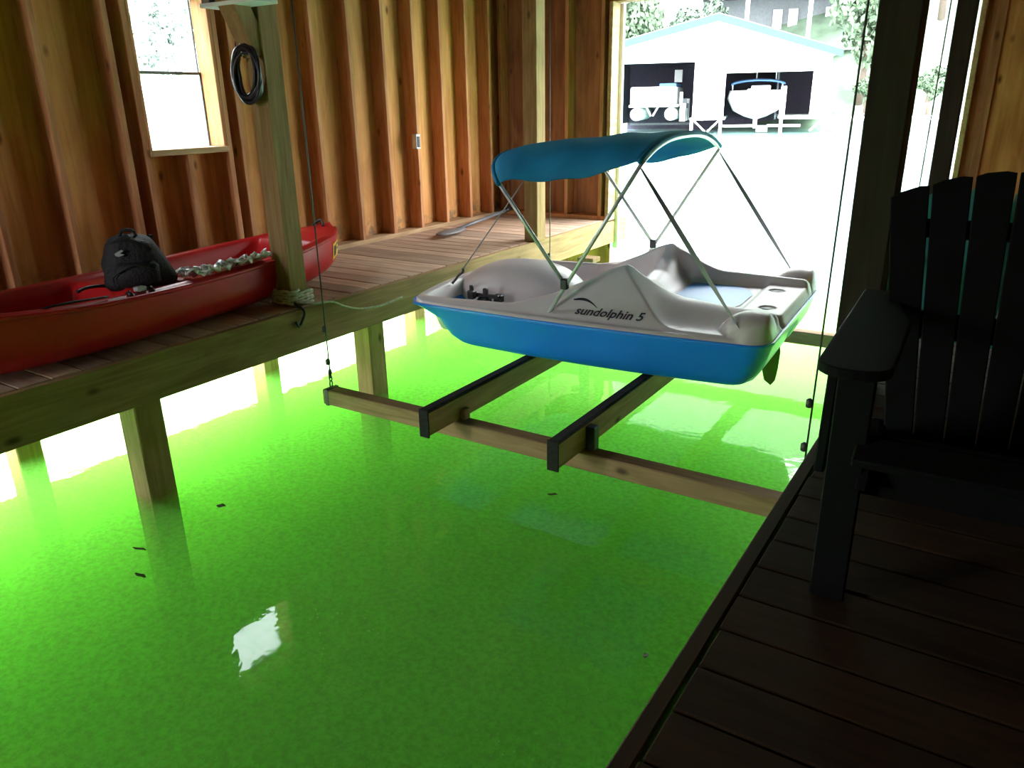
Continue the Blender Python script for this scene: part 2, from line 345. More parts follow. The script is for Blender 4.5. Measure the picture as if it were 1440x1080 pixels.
wbox(wb, 'outer_trim', XO0-.02, XO0+.035, YP+.02, YP+.06, -.3, ZH, M['teal_trim'])
# right and front walls, unseen ceiling
wr = root('wall_right', (XR, 0, 0)); wbox(wr, 'plywood_sheet', XR, XR+.02, YF, YP+.02, W-.1, ZC, M['door_ply'], 0)
for i in range(16): wbox(wr, 'stud', XR-.09, XR, YF+.3+i*.6, YF+.338+i*.6, 0, ZC, M['stud'])
wf = root('wall_front', (0, YF, 0))                       # doorway to the shore at the landward end of the left dock, out of frame
for x0, x1, z0, z1 in ((XP-.02, -4.66, -.3, ZC), (-4.66, -3.66, -.3, 0), (-4.66, -3.66, 2.05, ZC), (-3.66, XR+.02, W-.1, ZC)): wbox(wf, 'plywood_sheet', x0, x1, YF-.02, YF, z0, z1, M['door_ply'], 0)
for x in (-4.66, -3.70): wbox(wf, 'door_jamb', x, x+.04, YF, YF+.12, 0, 2.05, M['stud'])
ce = root('unseen_ceiling', (0, 0, ZC)); wbox(ce, 'plywood_sheet', XP-.02, XR+.02, YF-.02, YP+.02, ZC, ZC+.02, M['ceil'], 0)
for i in range(16): wbox(ce, 'joist', XP, XR, YF+.3+i*.6, YF+.338+i*.6, ZC-.14, ZC, M['ceil'])
# left dock
fl = root('floor', (XL, 0, 0))
nb_ = 0; y = YF+.02; me_p = None
while y < YP+.02:
    if me_p is None:
        o = wbox(fl, 'plank', XP, XL-.045, y, y+.137, -.03, 0, M['deck'], .004); me_p = o.data; px = o.location.copy()
    else:
        link('plank', me_p, None, fl, (px.x+random.uniform(-.003, .003), y+.0685, px.z+random.uniform(-.0015, .0015)))
    y += .1435
wbox(fl, 'rim_joist', XL-.04, XL, YF, YP+.3, -.24, -.002, M['treated_y'], .004)
for y in (-1.5, 0, 1.5, 3, 4.5, 6): wbox(fl, 'joist', XP, XL-.04, y, y+.04, -.2, -.03, M['treated_x'])
wbox(fl, 'end_joist', XP, XL-.04, YP+.04, YP+.08, -.24, -.002, M['treated_x'])
for x, y in ((-3.57, 2.02), (-3.60, 3.74), (-3.57, 5.7), (-3.57, .2)):
    o = wbox(fl, 'pile', x-.075, x+.075, y-.075, y+.075, W-1.2, -.24, M['treated'], .006)
for y in (1.9, 3.7, 5.5): wbox(fl, 'pile', -4.75, -4.60, y-.07, y+.07, W-1.2, -.03, M['treated'], .006)
# right dock
fr_ = root('floor', (XE, 0, 0))
y = YF+.02; me_p = None
while y < YP+.1:
    if me_p is None:
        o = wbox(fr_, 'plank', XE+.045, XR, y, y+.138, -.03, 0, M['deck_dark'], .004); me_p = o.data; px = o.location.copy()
    else: link('plank', me_p, None, fr_, (px.x+random.uniform(-.003, .003), y+.069, px.z+random.uniform(-.0015, .0015)))
    y += .1435
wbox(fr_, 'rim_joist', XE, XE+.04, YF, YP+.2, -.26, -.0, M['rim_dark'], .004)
for x, y in ((XE+.12, 1.0), (XE+.12, 3.9), (XE+.12, 6.6)): wbox(fr_, 'pile', x-.075, x+.075, y-.075, y+.075, W-1.2, -.26, M['treated'], .006)
# ------------------------------------------------------------------ posts, overhead beams
def post(x0, x1, y0, y1, label, mat, z0=-.0):
    cx, cy = (x0+x1)/2, (y0+y1)/2
    t_ = thing('support_post', label, 'post', (cx, cy, z0), 0)
    box('post_shaft', x0-cx, x1-cx, y0-cy, y1-cy, 0, ZC-.36-z0, mat, t_, .005)
    return t_
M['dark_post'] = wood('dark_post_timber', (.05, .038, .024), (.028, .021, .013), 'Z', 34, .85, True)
p1 = post(-3.62, -3.48, 3.0, 3.13, 'square tan timber post with a hanging cord coil, beside the kayak', M['treated'])
beam('knee_brace', (0, -.045, 1.38), (0, -.40, 2.10), .12, .10, M['treated'], p1)
p2 = post(-3.50, -3.37, 5.62, 5.76, 'square timber post behind the blue canopy, near the back wall', M['treated'])
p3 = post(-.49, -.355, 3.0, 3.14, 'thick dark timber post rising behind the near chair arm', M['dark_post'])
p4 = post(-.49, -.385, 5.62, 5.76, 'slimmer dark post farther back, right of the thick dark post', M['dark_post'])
for x, side in ((-3.55, 'left'), (-.42, 'right')):
    b_ = box('overhead_beam', x-.07, x+.07, YF+.1, YB, ZC-.36, ZC-.14, M['treated_y'])
    tag(b_, 'long timber beam overhead carried by the posts on the %s of the slip' % side, 'beam')
# equipment at the top of the near left post
t_ = thing('motor_box', 'white metal bracket with black gear at the top of the tan post', 'bracket', (-3.55, 2.865, 1.60), 0)
box('plate', -.19, .24, -.02, .125, 0, .02, M['white'], t_, .003)
box('housing', -.10, .07, -.01, .11, .02, .17, M['black'], t_, .015)
box('side_bracket', -.185, -.12, -.01, .11, .02, .11, M['galv'], t_, .003)
V, F = lathe_vf([(.02, 0), (.035, .004), (.035, .03), (.02, .034)], 14)
mesh('pulley', V, F, M['galv'], t_, (.15, .05, .02), True)
# coil of cord
t_ = thing('cord_coil', 'coiled black cord hanging on the tan post', 'cord', (-3.56, 2.975, 1.28))
pts = []
for i in range(0, 6*36+1):
    a = 2*PI*i/36; k = i/216; r_ = 1+.06*math.sin(i*.13)+.05*math.sin(a*1+k*5)
    pts.append((.078*r_*math.sin(a)*1.22+.012*math.sin(k*9), -.012-.03*abs(math.sin(k*7+a*.5)), .128*r_*math.cos(a)-.0+.012*math.cos(k*11)))
tube('coil', pts, .0105, M['hose'], t_, 6)
tube('hanging_loop', catmull([(-.01, .0, .12), (-.03, -.01, .21), (-.055, .0, .30), (-.10, -.03, .36)], 6), .007, M['hose'], t_, 6)
tube('tail', catmull([(-.02, .0, .11), (-.075, -.01, .17), (-.085, -.01, .11), (-.06, -.01, .07)], 6), .004, M['hose'], t_, 6)
tube('tie', catmull([(-.01, -.03, .09), (-.015, -.04, .14), (-.01, .0, .17)], 6), .005, M['rope_white'], t_, 6)
# junction box on a stud
t_ = thing('outlet_box', 'small grey electrical box fixed to a wall stud', 'outlet', (XS, 5.62, .80))
box('box_body', -.04, .012, -.025, .03, -.06, .07, M['galv'], t_, .004)
box('receptacle', .010, .018, -.014, .018, -.045, .05, M['black'], t_, .002)
# paddle on the dock
t_ = thing('paddle', 'dark grey paddle lying on the left dock against the wall', 'paddle', (-4.22, 5.42, .02))
d = Vector((-.20, 1.45, .06))
tube('shaft', [d*.15+Vector((0, 0, .01)), d*.9+Vector((0, 0, .01))], .016, plain('grey_shaft', (.10, .10, .11), .5), t_)
bm = bmesh.new(); bmesh.ops.create_uvsphere(bm, u_segments=14, v_segments=8, radius=1)
for v in bm.verts: v.co = Vector((v.co.x*.085, v.co.y*.24, v.co.z*.018))
bm.transform(Matrix.Rotation(math.atan2(.2, 1.45), 4, 'Z')); bm.transform(Matrix.Translation(d*.1+Vector((0, 0, .012))))
bm_mesh('blade', bm, plain('grey_blade', (.16, .155, .16), .5), t_, None, True)
tube('grip', [d*.88+Vector((0, 0, .01)), d*.97+Vector((0, 0, .01))], .022, M['black'], t_)
# rope wrapped round the post and trailing to the boat
t_ = thing('mooring_rope', 'white rope wound round the foot of the tan post and trailing to the boat', 'rope', (-3.55, 3.07, 0))
pts = []
for i in range(5*24):
    a = 2*PI*i/24; q = .088/max(abs(math.cos(a)), abs(math.sin(a)))**.8
    pts.append((q*math.cos(a), q*math.sin(a), .012+.017*(i/24)+.004*math.sin(i*1.7)))
tube('coils', pts, .009, M['rope_white'], t_, 6)
pp = [(-3.46, 3.02, .03), (-3.405, 3.10, .012), (-3.38, 3.22, .0), (-3.375, 3.32, -.05), (-3.36, 3.44, -.09), (-3.33, 3.6, -.10), (-3.28, 3.75, -.07)]
o3 = Vector((-3.55, 3.07, 0))
tube('trailing_end', catmull([Vector(a)-o3 for a in pp], 8), .006, M['rope_white'], t_, 6)
tube('snap_hook', catmull([Vector(a)-o3 for a in ((-3.46, 3.0, .03), (-3.385, 3.0, -.01), (-3.385, 2.98, -.06), (-3.385, 2.95, -.09), (-3.385, 2.93, -.06))], 6), .008, M['black'], t_, 6)
# short pile off the end of the left dock
t_ = thing('mooring_pile', 'short capped timber pile standing in the water behind the boat', 'post', (-2.93, 5.72, W))
box('pile_shaft', -.05, .05, -.05, .05, -1, .64, M['treated'], t_, .005)
box('pile_cap', -.075, .075, -.07, .07, .64, .68, M['treated'], t_, .005)
# ------------------------------------------------------------------ boat lift
lift = thing('boat_lift', 'cable hung boat lift of two cross beams and two carpeted bunks under the boat', 'boat lift', (-1.9, 3.0, -.55))
def L_(p): return Vector(p)-Vector((-1.9, 3.0, -.55))
def lbox(n, x0, x1, y0, y1, z0, z1, mat, bev=.004):
    return box(n, x0+1.9, x1+1.9, y0-3.0, y1-3.0, z0+.55, z1+.55, mat, lift, bev)
lbox('cross_beam', -3.27, -.49, 2.965, 3.055, -.555, -.462, M['treated_x'], .006)
lbox('cross_beam', -3.27, -.49, 5.555, 5.645, -.555, -.462, M['treated_x'], .006)
for x in (-2.30, -1.56):
    bk = lbox('bunk', x-.02, x+.02, 2.73, 5.9, -.460, -.322, M['treated_y'], .006)
    cp = lbox('bunk_carpet', x-.03, x+.03, 2.725, 5.905, -.335, -.313, M['carpet'], .008)
    cp2 = lbox('bunk_carpet', x-.030, x+.030, 2.722, 2.733, -.463, -.313, M['carpet'], .003)
lbox('bunk_bracket', -1.538, -1.49, 3.0, 3.05, -.461, -.34, M['black'])
lbox('bunk_bracket', -2.278, -2.25, 3.0, 3.05, -.461, -.40, M['treated'])
for x in (-3.235, -.545):
    for y in (3.01, 5.60):
        zt = 2.2
        xt = x if x < -1 else x+.03
        tube('lift_cable', [L_((x, y, -.40)), L_((xt, y, zt))], .0042, M['rope_dark'], lift, 6)
        ch = []
        V = []; F = []
        for k in range(3):
            zz = -.435+k*.035
            ring = [L_((x+(.011*math.cos(a) if k % 2 else 0), y+(0 if k % 2 else .011*math.cos(a)), zz+.02*math.sin(a))) for a in [2*PI*i/10 for i in range(10)]]
            v_, f_ = tube_vf(ring, .0045, 5, True); F += [tuple(i+len(V) for i in f) for f in f_]; V += v_
        mesh('chain', V, F, M['rope_dark'], lift, smooth=True)
        for zz in (-.30, -.10) if x < -1 else (-.22, -.03):
            v_, f_ = lathe_vf([(.005, -.02), (.014, -.015), (.014, .012), (.005, .02)], 8)
            mesh('cable_clamp', v_, f_, M['rope_dark'], lift, L_((x-.008, y, zz)), True)
        mesh('end_plate', *[a for a in ([L_((x+sx*.012, y+sy*.047, z_)) for sx in (-1, 1) for sy in (-1, 1) for z_ in (-.558, -.458)], [(0, 1, 3, 2), (4, 6, 7, 5), (0, 4, 5, 1), (2, 3, 7, 6), (1, 5, 7, 3), (0, 2, 6, 4)])], M['black'], lift)
# ------------------------------------------------------------------ PEDAL BOAT (local: x bow(-)..stern(+), y near(0)..far(1.5), z rel. gunwale)
BL = Vector((-.986, 3.75, -.06)); BA = math.radians(3.0)
boat = thing('pedal_boat', 'blue and grey pedal boat with teal sunshade resting on the lift', 'boat', BL, BA)
X0, X1, BW = -2.14, .07, 1.50
def side_y(x):                       # near gunwale (far one is its mirror)
    x = np.asarray(x, float)
    y = -.05*np.sin(np.clip((x-X0)/(X1-X0), 0, 1)*PI)-.0
    r = .11; d = np.clip(r-(X1-x), 0, r); y = y+(r-np.sqrt(np.maximum(r*r-d*d, 0)))
    r = .10; d = np.clip(r-(x-X0), 0, r); y = y+(r-np.sqrt(np.maximum(r*r-d*d, 0)))*.9
    return y
def bow_x(u): return -.11*(1-(2*u-1)**2)      # bow edge bulges forward amidships, stern slightly aft
def topH(x, y):
    x = np.asarray(x, float); y = np.asarray(y, float)
    s = np.minimum(y, 1.5-y)
    R = np.interp(x, [-2.2, -1.9, -1.45, -1.25, -1.08, -.93, -.85, -.79, -.70, -.60, -.45, -.25, .02, .1],
                     [.025, .03, .045, .09, .165, .245, .275, .285, .285, .285, .285, .285, .285, .285])
    side = .018+.84*np.clip(s, 0, None)**1.02
    k_ = .035; hh = np.clip(.5+.5*(R-side)/k_, 0, 1); z = R+(side-R)*hh-k_*hh*(1-hh)      # soft minimum
    d = .66*(x+.835)+.75*(s-.32)                                                        # aft of the crease below the seat peak
    low = .028+np.clip(np.interp(x, [-.8, -.45, -.25, .02, .1], [.11, .095, .085, .08, .02]), 0, 1)*ss(.04, .33, s)
    cut = side-.80*np.clip(d, 0, None); lo = np.minimum(low, z); k2 = .05
    hh = np.clip(.5+.5*(lo-cut)/k2, 0, 1); mxs = cut+(lo-cut)*hh+k2*hh*(1-hh)                # soft maximum
    z = np.where(d > 0, np.minimum(z, mxs), z)
    # interior
    s_in = .085+.265*ss(-1.50, -1.12, x)-.04*ss(-.5, -.2, x)
    m = ss(0, .055, s-s_in)
    fw = -.20
    zi = np.full_like(z, fw)
    zi = np.where(x > -1.38, fw+(.0-fw)*ss(-1.36, -1.27, x), zi)                 # front of seat
    zi = np.where(x < -1.9, fw+(.03-fw)*ss(-1.93, -2.06, x)*1.0, zi) if False else zi+(.03-fw)*(1-ss(-2.09, -1.96, x))
    bt = np.interp(s, [.30, .36, .45, .6, .75], [.27, .262, .20, .145, .12])
    back = ss(-.99, -.85, x)*(1-ss(-.80, -.66, x))
    rear = .045*ss(-.80, -.66, x)
    zi = zi*(1-ss(-.99, -.85, x))+back*bt+rear
    zi = zi+.02*ss(-.20, -.17, x)                                              # stern deck
    z = z*(1-m)+zi*m
    # centre console hump
    q = (np.abs(x+1.70)/.46)**2.3+(np.abs(y-.78)/.32)**2.3
    hump = -.2+.36*np.clip(1-q, 0, 1)**.48
    z = np.maximum(z, np.where(q < 1, hump, -9))
    # stern corner bulges
    for yc in (.13, 1.37):
        q = ((x+.03)/.17)**2+((y-yc)/.135)**2
        z = np.where(q < 1, np.maximum(z, .02+.125*np.sqrt(np.clip(1-q, 0, 1))), z)
    # rudder groove at the transom
    g = np.exp(-((y-.36)/.03)**2)*ss(-.06, .0, x); z = z-.09*g
    # cup holders
    for cx_, cy_ in ((-.06, .55), (-.10, 1.0)):
        q = np.hypot(x-cx_, y-cy_); z = z-.06*(1-ss(.034, .044, q))
    # rim edge
    dx = np.minimum(x-X0+.0, X1-x); e = np.clip(np.minimum(s+.02, dx+.0), 0, 1)
    z = z*ss(-.005, .03, dx)+.0
    return z
nx, ny = 190, 130
xs = np.linspace(X0, X1, nx); us = .5-.5*np.cos(np.linspace(0, PI, ny)) if False else np.linspace(0, 1, ny)
# finer rows near the gunwales
us = us+.03*np.sin(2*PI*us)*-1
V = np.zeros((nx, ny, 3))
for i, x in enumerate(xs):
    y0 = float(side_y(x)); y1 = 1.5-y0
    yy = y0+(y1-y0)*us
    tz = topH(np.full(ny, x), yy)
    f_edge = ss(0, .012, np.minimum(yy-y0, y1-yy))
    tz = tz*f_edge
    bx = bow_x(us)*np.clip((-1.5-x)/(.64), 0, 1)
    V[i, :, 0] = x+bx; V[i, :, 1] = yy; V[i, :, 2] = tz+.002
F = [(i*ny+j, (i+1)*ny+j, (i+1)*ny+j+1, i*ny+j+1) for i in range(nx-1) for j in range(ny-1)]
deck_col_mask = None
deck = mesh('deck', V.reshape(-1, 3), F, M['boat_grey'], boat, smooth=True)
# hull from rings
def outline(n=160):
    P = []
    for i in range(n):                       # near side bow->stern
        P.append((xs_o[i], float(side_y(xs_o[i])), 0))
    return P
def ring(z, inset, bowx, sternx):
    """outline at height z: side inset, bow starts at bowx, stern ends at sternx"""
    P = []
    n = 60
    for i in range(n):
        k = i/(n-1); x = X0+(X1-X0)*k
        P.append((x, float(side_y(x))))
    Q = []
    m = 24
    side = P; bow0 = P[0]; st0 = P[-1]
    pts = list(P)
    for j in range(1, m): u = j/m; pts.append((X1, st0[1]+(1.5-2*st0[1])*u))
    pts += [(x, 1.5-y) for x, y in reversed(P)]
    for j in range(1, m): u = 1-j/m; pts.append((X0, bow0[1]+(1.5-2*bow0[1])*u))
    out = []
    for x, y in pts:
        u = (y-0)/1.5; k = (x-X0)/(X1-X0)
        xx = bowx+(sternx-bowx)*k+float(bow_x(min(max(u, 0), 1)))*min(max((-1.5-x)/.64, 0), 1)
        yy = .75+(y-.75)*(1-inset/.75)
        out.append([xx, yy, z])
    return out
levels = [(.003, .0, X0, X1), (.002, -.010, X0-.010, X1+.010), (-.012, -.010, X0-.010, X1+.010), (-.016, -.002, X0+.005, X1+.002), (-.05, .004, -2.05, X1-.01), (-.09, .010, -1.965, X1-.02), (-.14, .016, -1.93, .035),
          (-.19, .022, -1.885, .01), (-.225, .032, -1.825, -.015), (-.240, .048, -1.78, -.04), (-.249, .085, -1.73, -.08)]
VV = []; rl = None
for z, ins, bx, sx in levels:
    r_ = ring(z, ins, bx, sx)
    if z < -.1:
        for p in r_:
            if p[0] > -.5:
                g = math.exp(-((p[1]-.80)/.10)**4)*min(max((p[0]+.5)/.25, 0), 1); p[2] = p[2]+(-.09-p[2])*g
    rl = len(r_); VV += r_
# bottom: shrink rings to the centre line
last = VV[-rl:]
for sc in (.85, .65, .45, .25, .08):
    for p in last:
        x = -.9+(p[0]+.9)*(.5+.5*sc) if False else -.9+(p[0]+.9)*sc; y = .75+(p[1]-.75)*sc; z = -.249
        g = math.exp(-((y-.80)/.10)**4)*min(max((x+.5)/.25, 0), 1); VV.append([x, y, z+(-.09-z)*g])
nr = len(VV)//rl
FF = [(i*rl+j, i*rl+(j+1) % rl, (i+1)*rl+(j+1) % rl, (i+1)*rl+j) for i in range(nr-1) for j in range(rl)]
FF.append(tuple((nr-1)*rl+j for j in range(rl)))
FF = [tuple(reversed(f)) for f in FF]
hull = mesh('hull', VV, FF, M['boat_blue'], boat, smooth=True); hull.data.set_sharp_from_angle(angle=math.radians(38))
# rear seat pad (blue)
def hfill(name, poly_fn, mat, off, nn=26, parent=None):
    V = []; F = []
    for i in range(nn+1):
        for j in range(nn+1):
            x, y = poly_fn(i/nn, j/nn); V.append((x, y, float(topH(x, y))+off))
    for i in range(nn):
        for j in range(nn): a = i*(nn+1)+j; F.append((a, a+nn+1, a+nn+2, a+1))
    return mesh(name, V, F, mat, parent, smooth=True)
def padfn(a, b_):
    x = -.64+.42*a; hw = .33 if a < .6 else .33*math.sqrt(max(0, 1-((a-.6)/.44)**2)); return x, .75+(b_*2-1)*hw
hfill('rear_footwell_floor', padfn, M['blue_mat'], .006, 30, boat)
# cup holder liners
for cx_, cy_ in ((-.06, .55), (-.10, 1.0)):
    v_, f_ = lathe_vf([(.034, -.03), (.040, .0)], 18)
    mesh('cup_holder', v_, f_, M['black'], boat, (cx_, cy_, float(topH(cx_+.06, cy_))-.004), True)
# pedals and crank
pc = Vector((-1.80, .36, -.005))
bm = bmesh.new()
add_box(bm, -.10, .10, -.012, .012, -.012, .012, .004)
add_box(bm, -.11, -.06, -.055, -.01, -.02, .035, .006); add_box(bm, .05, .11, .01, .055, -.04, .01, .006)
add_box(bm, -.05, .03, -.035, .035, -.055, -.01, .01); add_box(bm, -.015, .015, -.014, .014, 0, .05, .004)
add_box(bm, -.12, -.095, -.01, .01, .0, .06, .004); add_box(bm, .06, .10, -.03, .03, -.09, -.06, .006)
bm_mesh('pedal_crank', bm, M['black'], boat, pc)
bm = bmesh.new(); add_box(bm, -.11, .11, -.012, .012, -.012, .012, .004); add_box(bm, -.12, -.06, .01, .055, -.02, .03, .006); add_box(bm, .05, .11, -.055, -.01, -.03, .02, .006)
add_box(bm, -.04, .03, -.03, .03, -.09, -.01, .01)
bm_mesh('pedal_crank', bm, M['black'], boat, pc+Vector((0, .78, 0)))
# rudder
P = [(.0, 0), (.03, -.02), (.045, -.10), (.04, -.20), (.03, -.27), (.005, -.30), (-.03, -.27), (-.05, -.20), (-.045, -.12), (-.03, -.05)]
V = [(a, -.008, b_) for a, b_ in P]+[(a, .008, b_) for a, b_ in P]; n = len(P)
F = [tuple(range(n)), tuple(reversed(range(n, 2*n)))]+[(i, i+n, (i+1) % n+n, (i+1) % n) for i in range(n)]
ru = mesh('rudder', V, F, M['rudder'], boat, (-.01, .56, -.09)); 
ru.rotation_euler = (0, 0, math.radians(35))
tube('rudder_stem', [(.0, .56, -.14), (.0, .56, .01)], .012, M['black'], boat)
# lettering on the near side deck
def on_deck(o, a, b_, hgt, up=None):
    """map flat text (x along, y up) on to the near side deck: a = start (x,y), direction b_"""
    me = o.data
    d = Vector((b_[0]-a[0], b_[1]-a[1], 0)); L = d.length; d.normalize(); n = Vector((-d.y, d.x, 0))
    w_ = max(v.co.x for v in me.vertices)
    for v in me.vertices:
        u = v.co.x/w_*L; h = v.co.y*hgt
        p = Vector((a[0], a[1], 0))+d*u+n*h
        v.co = Vector((p.x, p.y, float(topH(p.x, p.y))+.0045))
cu_ = bpy.data.curves.new('lettering', 'FONT'); cu_.body = 'sundolphin 5'; cu_.shear = .25; cu_.size = 1; cu_.resolution_u = 3; cu_.offset = .018
ct = bpy.data.objects.new('tmp', cu_); me = bpy.data.meshes.new_from_object(ct); bpy.data.objects.remove(ct)
let = link('lettering', me, M['ink'], boat)
let['kind'] = 'stuff'
on_deck(let, (-1.01, .030), (-.600, .034), .062)
sw = []
for i in range(25):
    k = i/24; sw.append((-1.05+.16*k, .105+.02*math.sin(k*PI)-.03*k, .009*(math.sin(k*PI)**.6)*(1.25-k)+.0015))
V = []; F = []
for x, y, h in sw:
    for s_ in (-1, 1): V.append((x, y+s_*h*.8, float(topH(x, y+s_*h*.8))+.0045))
for i in range(24): F.append((2*i, 2*i+2, 2*i+3, 2*i+1))
mesh('leaping_fish_mark', V, F, M['ink'], boat)
# canopy: two bows, fabric, straps (heights are local: world z = local - .06)
def arch(x, zc, za, n=22, inset=.06, ycorner=.03):
    P = []
    for i in range(n+1):
        k = i/n; y = ycorner+(1.5-2*ycorner)*k
        P.append(Vector((x, y, zc+za*(1-abs(2*k-1)**2.6))))
    return P
ZR, ZF = .875, .765
XRr, XFf = -.645, -1.475
def canopy_z(a, k):                    # a 0 front .. 1 rear ; k 0..1 across
    zc = ZF+(ZR-ZF)*a+.045*math.sin(a*PI)*.7; za = .15-.04*a; pw = 3.3-.7*a
    return zc+za*(1-abs(2*k-1)**pw)-.018*math.sin(a*PI)*math.sin(k*PI)
na, nk = 26, 48
V = []; F = []
for t_i in (0, 1):
    for i in range(na+1):
        for j in range(nk+1):
            a = i/na; k = j/nk
            kk = k; x = XFf+(XRr-XFf)*a; y = .01+1.48*kk
            z = canopy_z(a, k)
            # ends curl round the bows, the near and far edges sag between the bows
            edge = abs(2*k-1)**10; z += edge*(-.0-.085*math.sin(a*PI)); y += (.75-y)*.05*math.sin(a*PI)*edge
            x -= .20*(1-a)**4*(1-abs(2*k-1)**4)
            if a < .12: z -= .03*((.12-a)/.12)**2
            z += .006*math.sin(17*a+9*k)*math.sin(a*PI)
            V.append((x, y, z+.016-.006*t_i))
n1_ = (na+1)*(nk+1)
for i in range(na):
    for j in range(nk):
        a = i*(nk+1)+j; F.append((a, a+nk+1, a+nk+2, a+1)); F.append((a+n1_, a+1+n1_, a+nk+2+n1_, a+nk+1+n1_))
def wall_(idx):
    for p, q in zip(idx, idx[1:]): F.append((p, q, q+n1_, p+n1_))
wall_([j for j in range(nk+1)]); wall_([na*(nk+1)+j for j in range(nk+1)][::-1])
wall_([i*(nk+1) for i in range(na+1)][::-1]); wall_([i*(nk+1)+nk for i in range(na+1)])
can = mesh('canopy', V, F, M['fabric'], boat, smooth=True)
# hems
for xx, a in ((XFf-.0, 0), (XRr, 1)):
    V = []
    pts = []
    for j in range(nk+1):
        k = j/nk; x = xx-(.20*(1-abs(2*k-1)**4) if a == 0 else 0); pts.append((x, .01+1.48*k, canopy_z(a, k)-(.022 if a == 0 else -.004)))
    tube('canopy_hem', pts, .014, M['fabric'], can)
# faded square emblem on top of the fabric
V = []; F = []
for i in range(5):
    for j in range(9):
        a = .30+.22*i/4; k = .50+.20*j/8; x = XFf+(XRr-XFf)*a-.20*(1-a)**4*(1-abs(2*k-1)**4); z = canopy_z(a, k)+.006*math.sin(17*a+9*k)*math.sin(a*PI)
        V.append((x, .01+1.48*k, z+.0185))
for i in range(4):
    for j in range(8): a = i*9+j; F.append((a, a+9, a+10, a+1))
mesh('faded_patch', V, F, plain('faded_print', (.05, .26, .33), .8), can, smooth=True)
gz = 0.02
def bow_tube(xm, zm, xt, zt, za, name, parent, pw=2.6, lean=0):
    P = [(xm, .03, zm)]
    n = 20
    top = [(xt-lean*(1-abs(2*i/n-1)**4), .03+1.44*i/n, zt+za*(1-abs(2*i/n-1)**pw)) for i in range(n+1)]
    P += top; P.append((xm, 1.47, zm))
    return tube(name, P, .0115, M['alu'], parent)
main = bow_tube(-1.19, .0, XRr, ZR-.01, .11, 'canopy_bow', boat)
mx_, mz_ = -1.07, .21
sec = bow_tube(mx_, mz_, XFf, ZF-.03, .145, 'canopy_bow', boat, 3.3, .19)
for y in (.03, 1.47):
    bm = bmesh.new(); add_box(bm, -.022, .022, -.018, .018, -.015, .02, .005); bm_mesh('bow_mount', bm, M['black'], boat, (-1.19, y, .0))
    bm = bmesh.new(); add_box(bm, -.022, .022, -.016, .016, -.03, .03, .006); bm_mesh('bow_hinge', bm, M['black'], boat, (mx_, y, mz_))
    # rear straps to the stern corners, twisted webbing
    yy = y
    A = Vector((XRr, yy, ZR-.03)); B = Vector((-.055, yy+(.0), .03))
    V = []; F = []
    n = 30
    for i in range(n+1):
        k = i/n; p = A.lerp(B, k); tw = PI*.9*k; wv = Vector((0, math.cos(tw), 0))+Vector((.75, 0, .65))*math.sin(tw)
        wv = wv*.013
        V += [p-wv, p+wv]
    for i in range(n): F.append((2*i, 2*i+1, 2*i+3, 2*i+2))
    st = mesh('canopy_strap', V, F, M['web'], boat)
    so = st.modifiers.new('t', 'SOLIDIFY'); so.thickness = .002
    bm = bmesh.new(); add_box(bm, -.018, .018, -.012, .012, -.015, .02, .004); bm_mesh('strap_hook', bm, M['black'], boat, B)
A = Vector((XFf-.03, .35, ZF-.04)); B = Vector((-2.12, .50, .05))
tube('bow_strap', [A, A.lerp(B, .35), A.lerp(B, .9)], .004, M['web'], boat, 5)
tube('strap_hook', catmull([A.lerp(B, .88), A.lerp(B, .92)+Vector((.01, .01, 0)), A.lerp(B, .96), B, B+Vector((-.02, -.02, -.03))], 4), .009, M['rope_dark'], boat, 6)
# ------------------------------------------------------------------ KAYAK
KS, KB = Vector((-3.69, 1.00, 0)), Vector((-4.09, 3.95, 0))
kd = KB-KS; KL = kd.length; ka = math.atan2(kd.y, kd.x)
kay = thing('kayak', 'red plastic kayak lying on the left dock under the window', 'kayak', KS, ka)
def kb(t): return .375*np.clip(1-np.abs(2*t-1)**2.6, 0, 1)**.62+.006
def kz(t): return .255+.05*np.abs(2*t-1)**2+.0*t+.03*ss(.3, 0, t)
def kk(t): return .005+.10*np.clip(np.abs(2*t-1), 0, 1)**5
def ktop(t, v):
    z = kz(t)+.035*(1-v*v)*(ss(.78, .9, t)+ss(.16, .06, t))
    def well(t0, t1, w_, dep):
        m = ss(t0, t0+.03, t)*(1-ss(t1-.03, t1, t))
        vv = np.abs(v); return m*(1-ss(w_-.14, w_, vv))*dep
    z = z-well(.10, .39, .82, .19)-well(.49, .84, .84, .17)
    z = z+.02*np.exp(-((np.abs(v)-.88)/.07)**2)*ss(.06, .1, t)*(1-ss(.86, .92, t))
    z = z-.010*np.exp(-((np.abs(v)-.70)/.03)**2)*ss(.36, .40, t)*(1-ss(.48, .52, t))
    return z
nt_, nv = 110, 44
V = []; F = []
for i in range(nt_+1):
    t = i/nt_; b_ = float(kb(t))
    for j in range(nv+1):
        v = -1+2*j/nv; V.append((t*KL, v*b_, float(ktop(t, v))))
for i in range(nt_):
    for j in range(nv): a = i*(nv+1)+j; F.append((a, a+nv+1, a+nv+2, a+1))
mesh('deck', V, F, M['red'], kay, smooth=True)
V = []; F = []; nh = 20
for i in range(nt_+1):
    t = i/nt_; b_ = float(kb(t)); zt = float(kz(t)); zb = float(kk(t))
    for j in range(nh+1):
        an = PI*j/nh; c_, s_ = math.cos(an), math.sin(an)
        yy = -b_*math.copysign(abs(c_)**.55, c_); zz = zt-(zt-zb)*s_**.62
        V.append((t*KL, yy*(1.012 if j not in (0, nh) else 1), zz))
for i in range(nt_):
    for j in range(nh): a = i*(nh+1)+j; F.append((a, a+1, a+nh+2, a+nh+1))
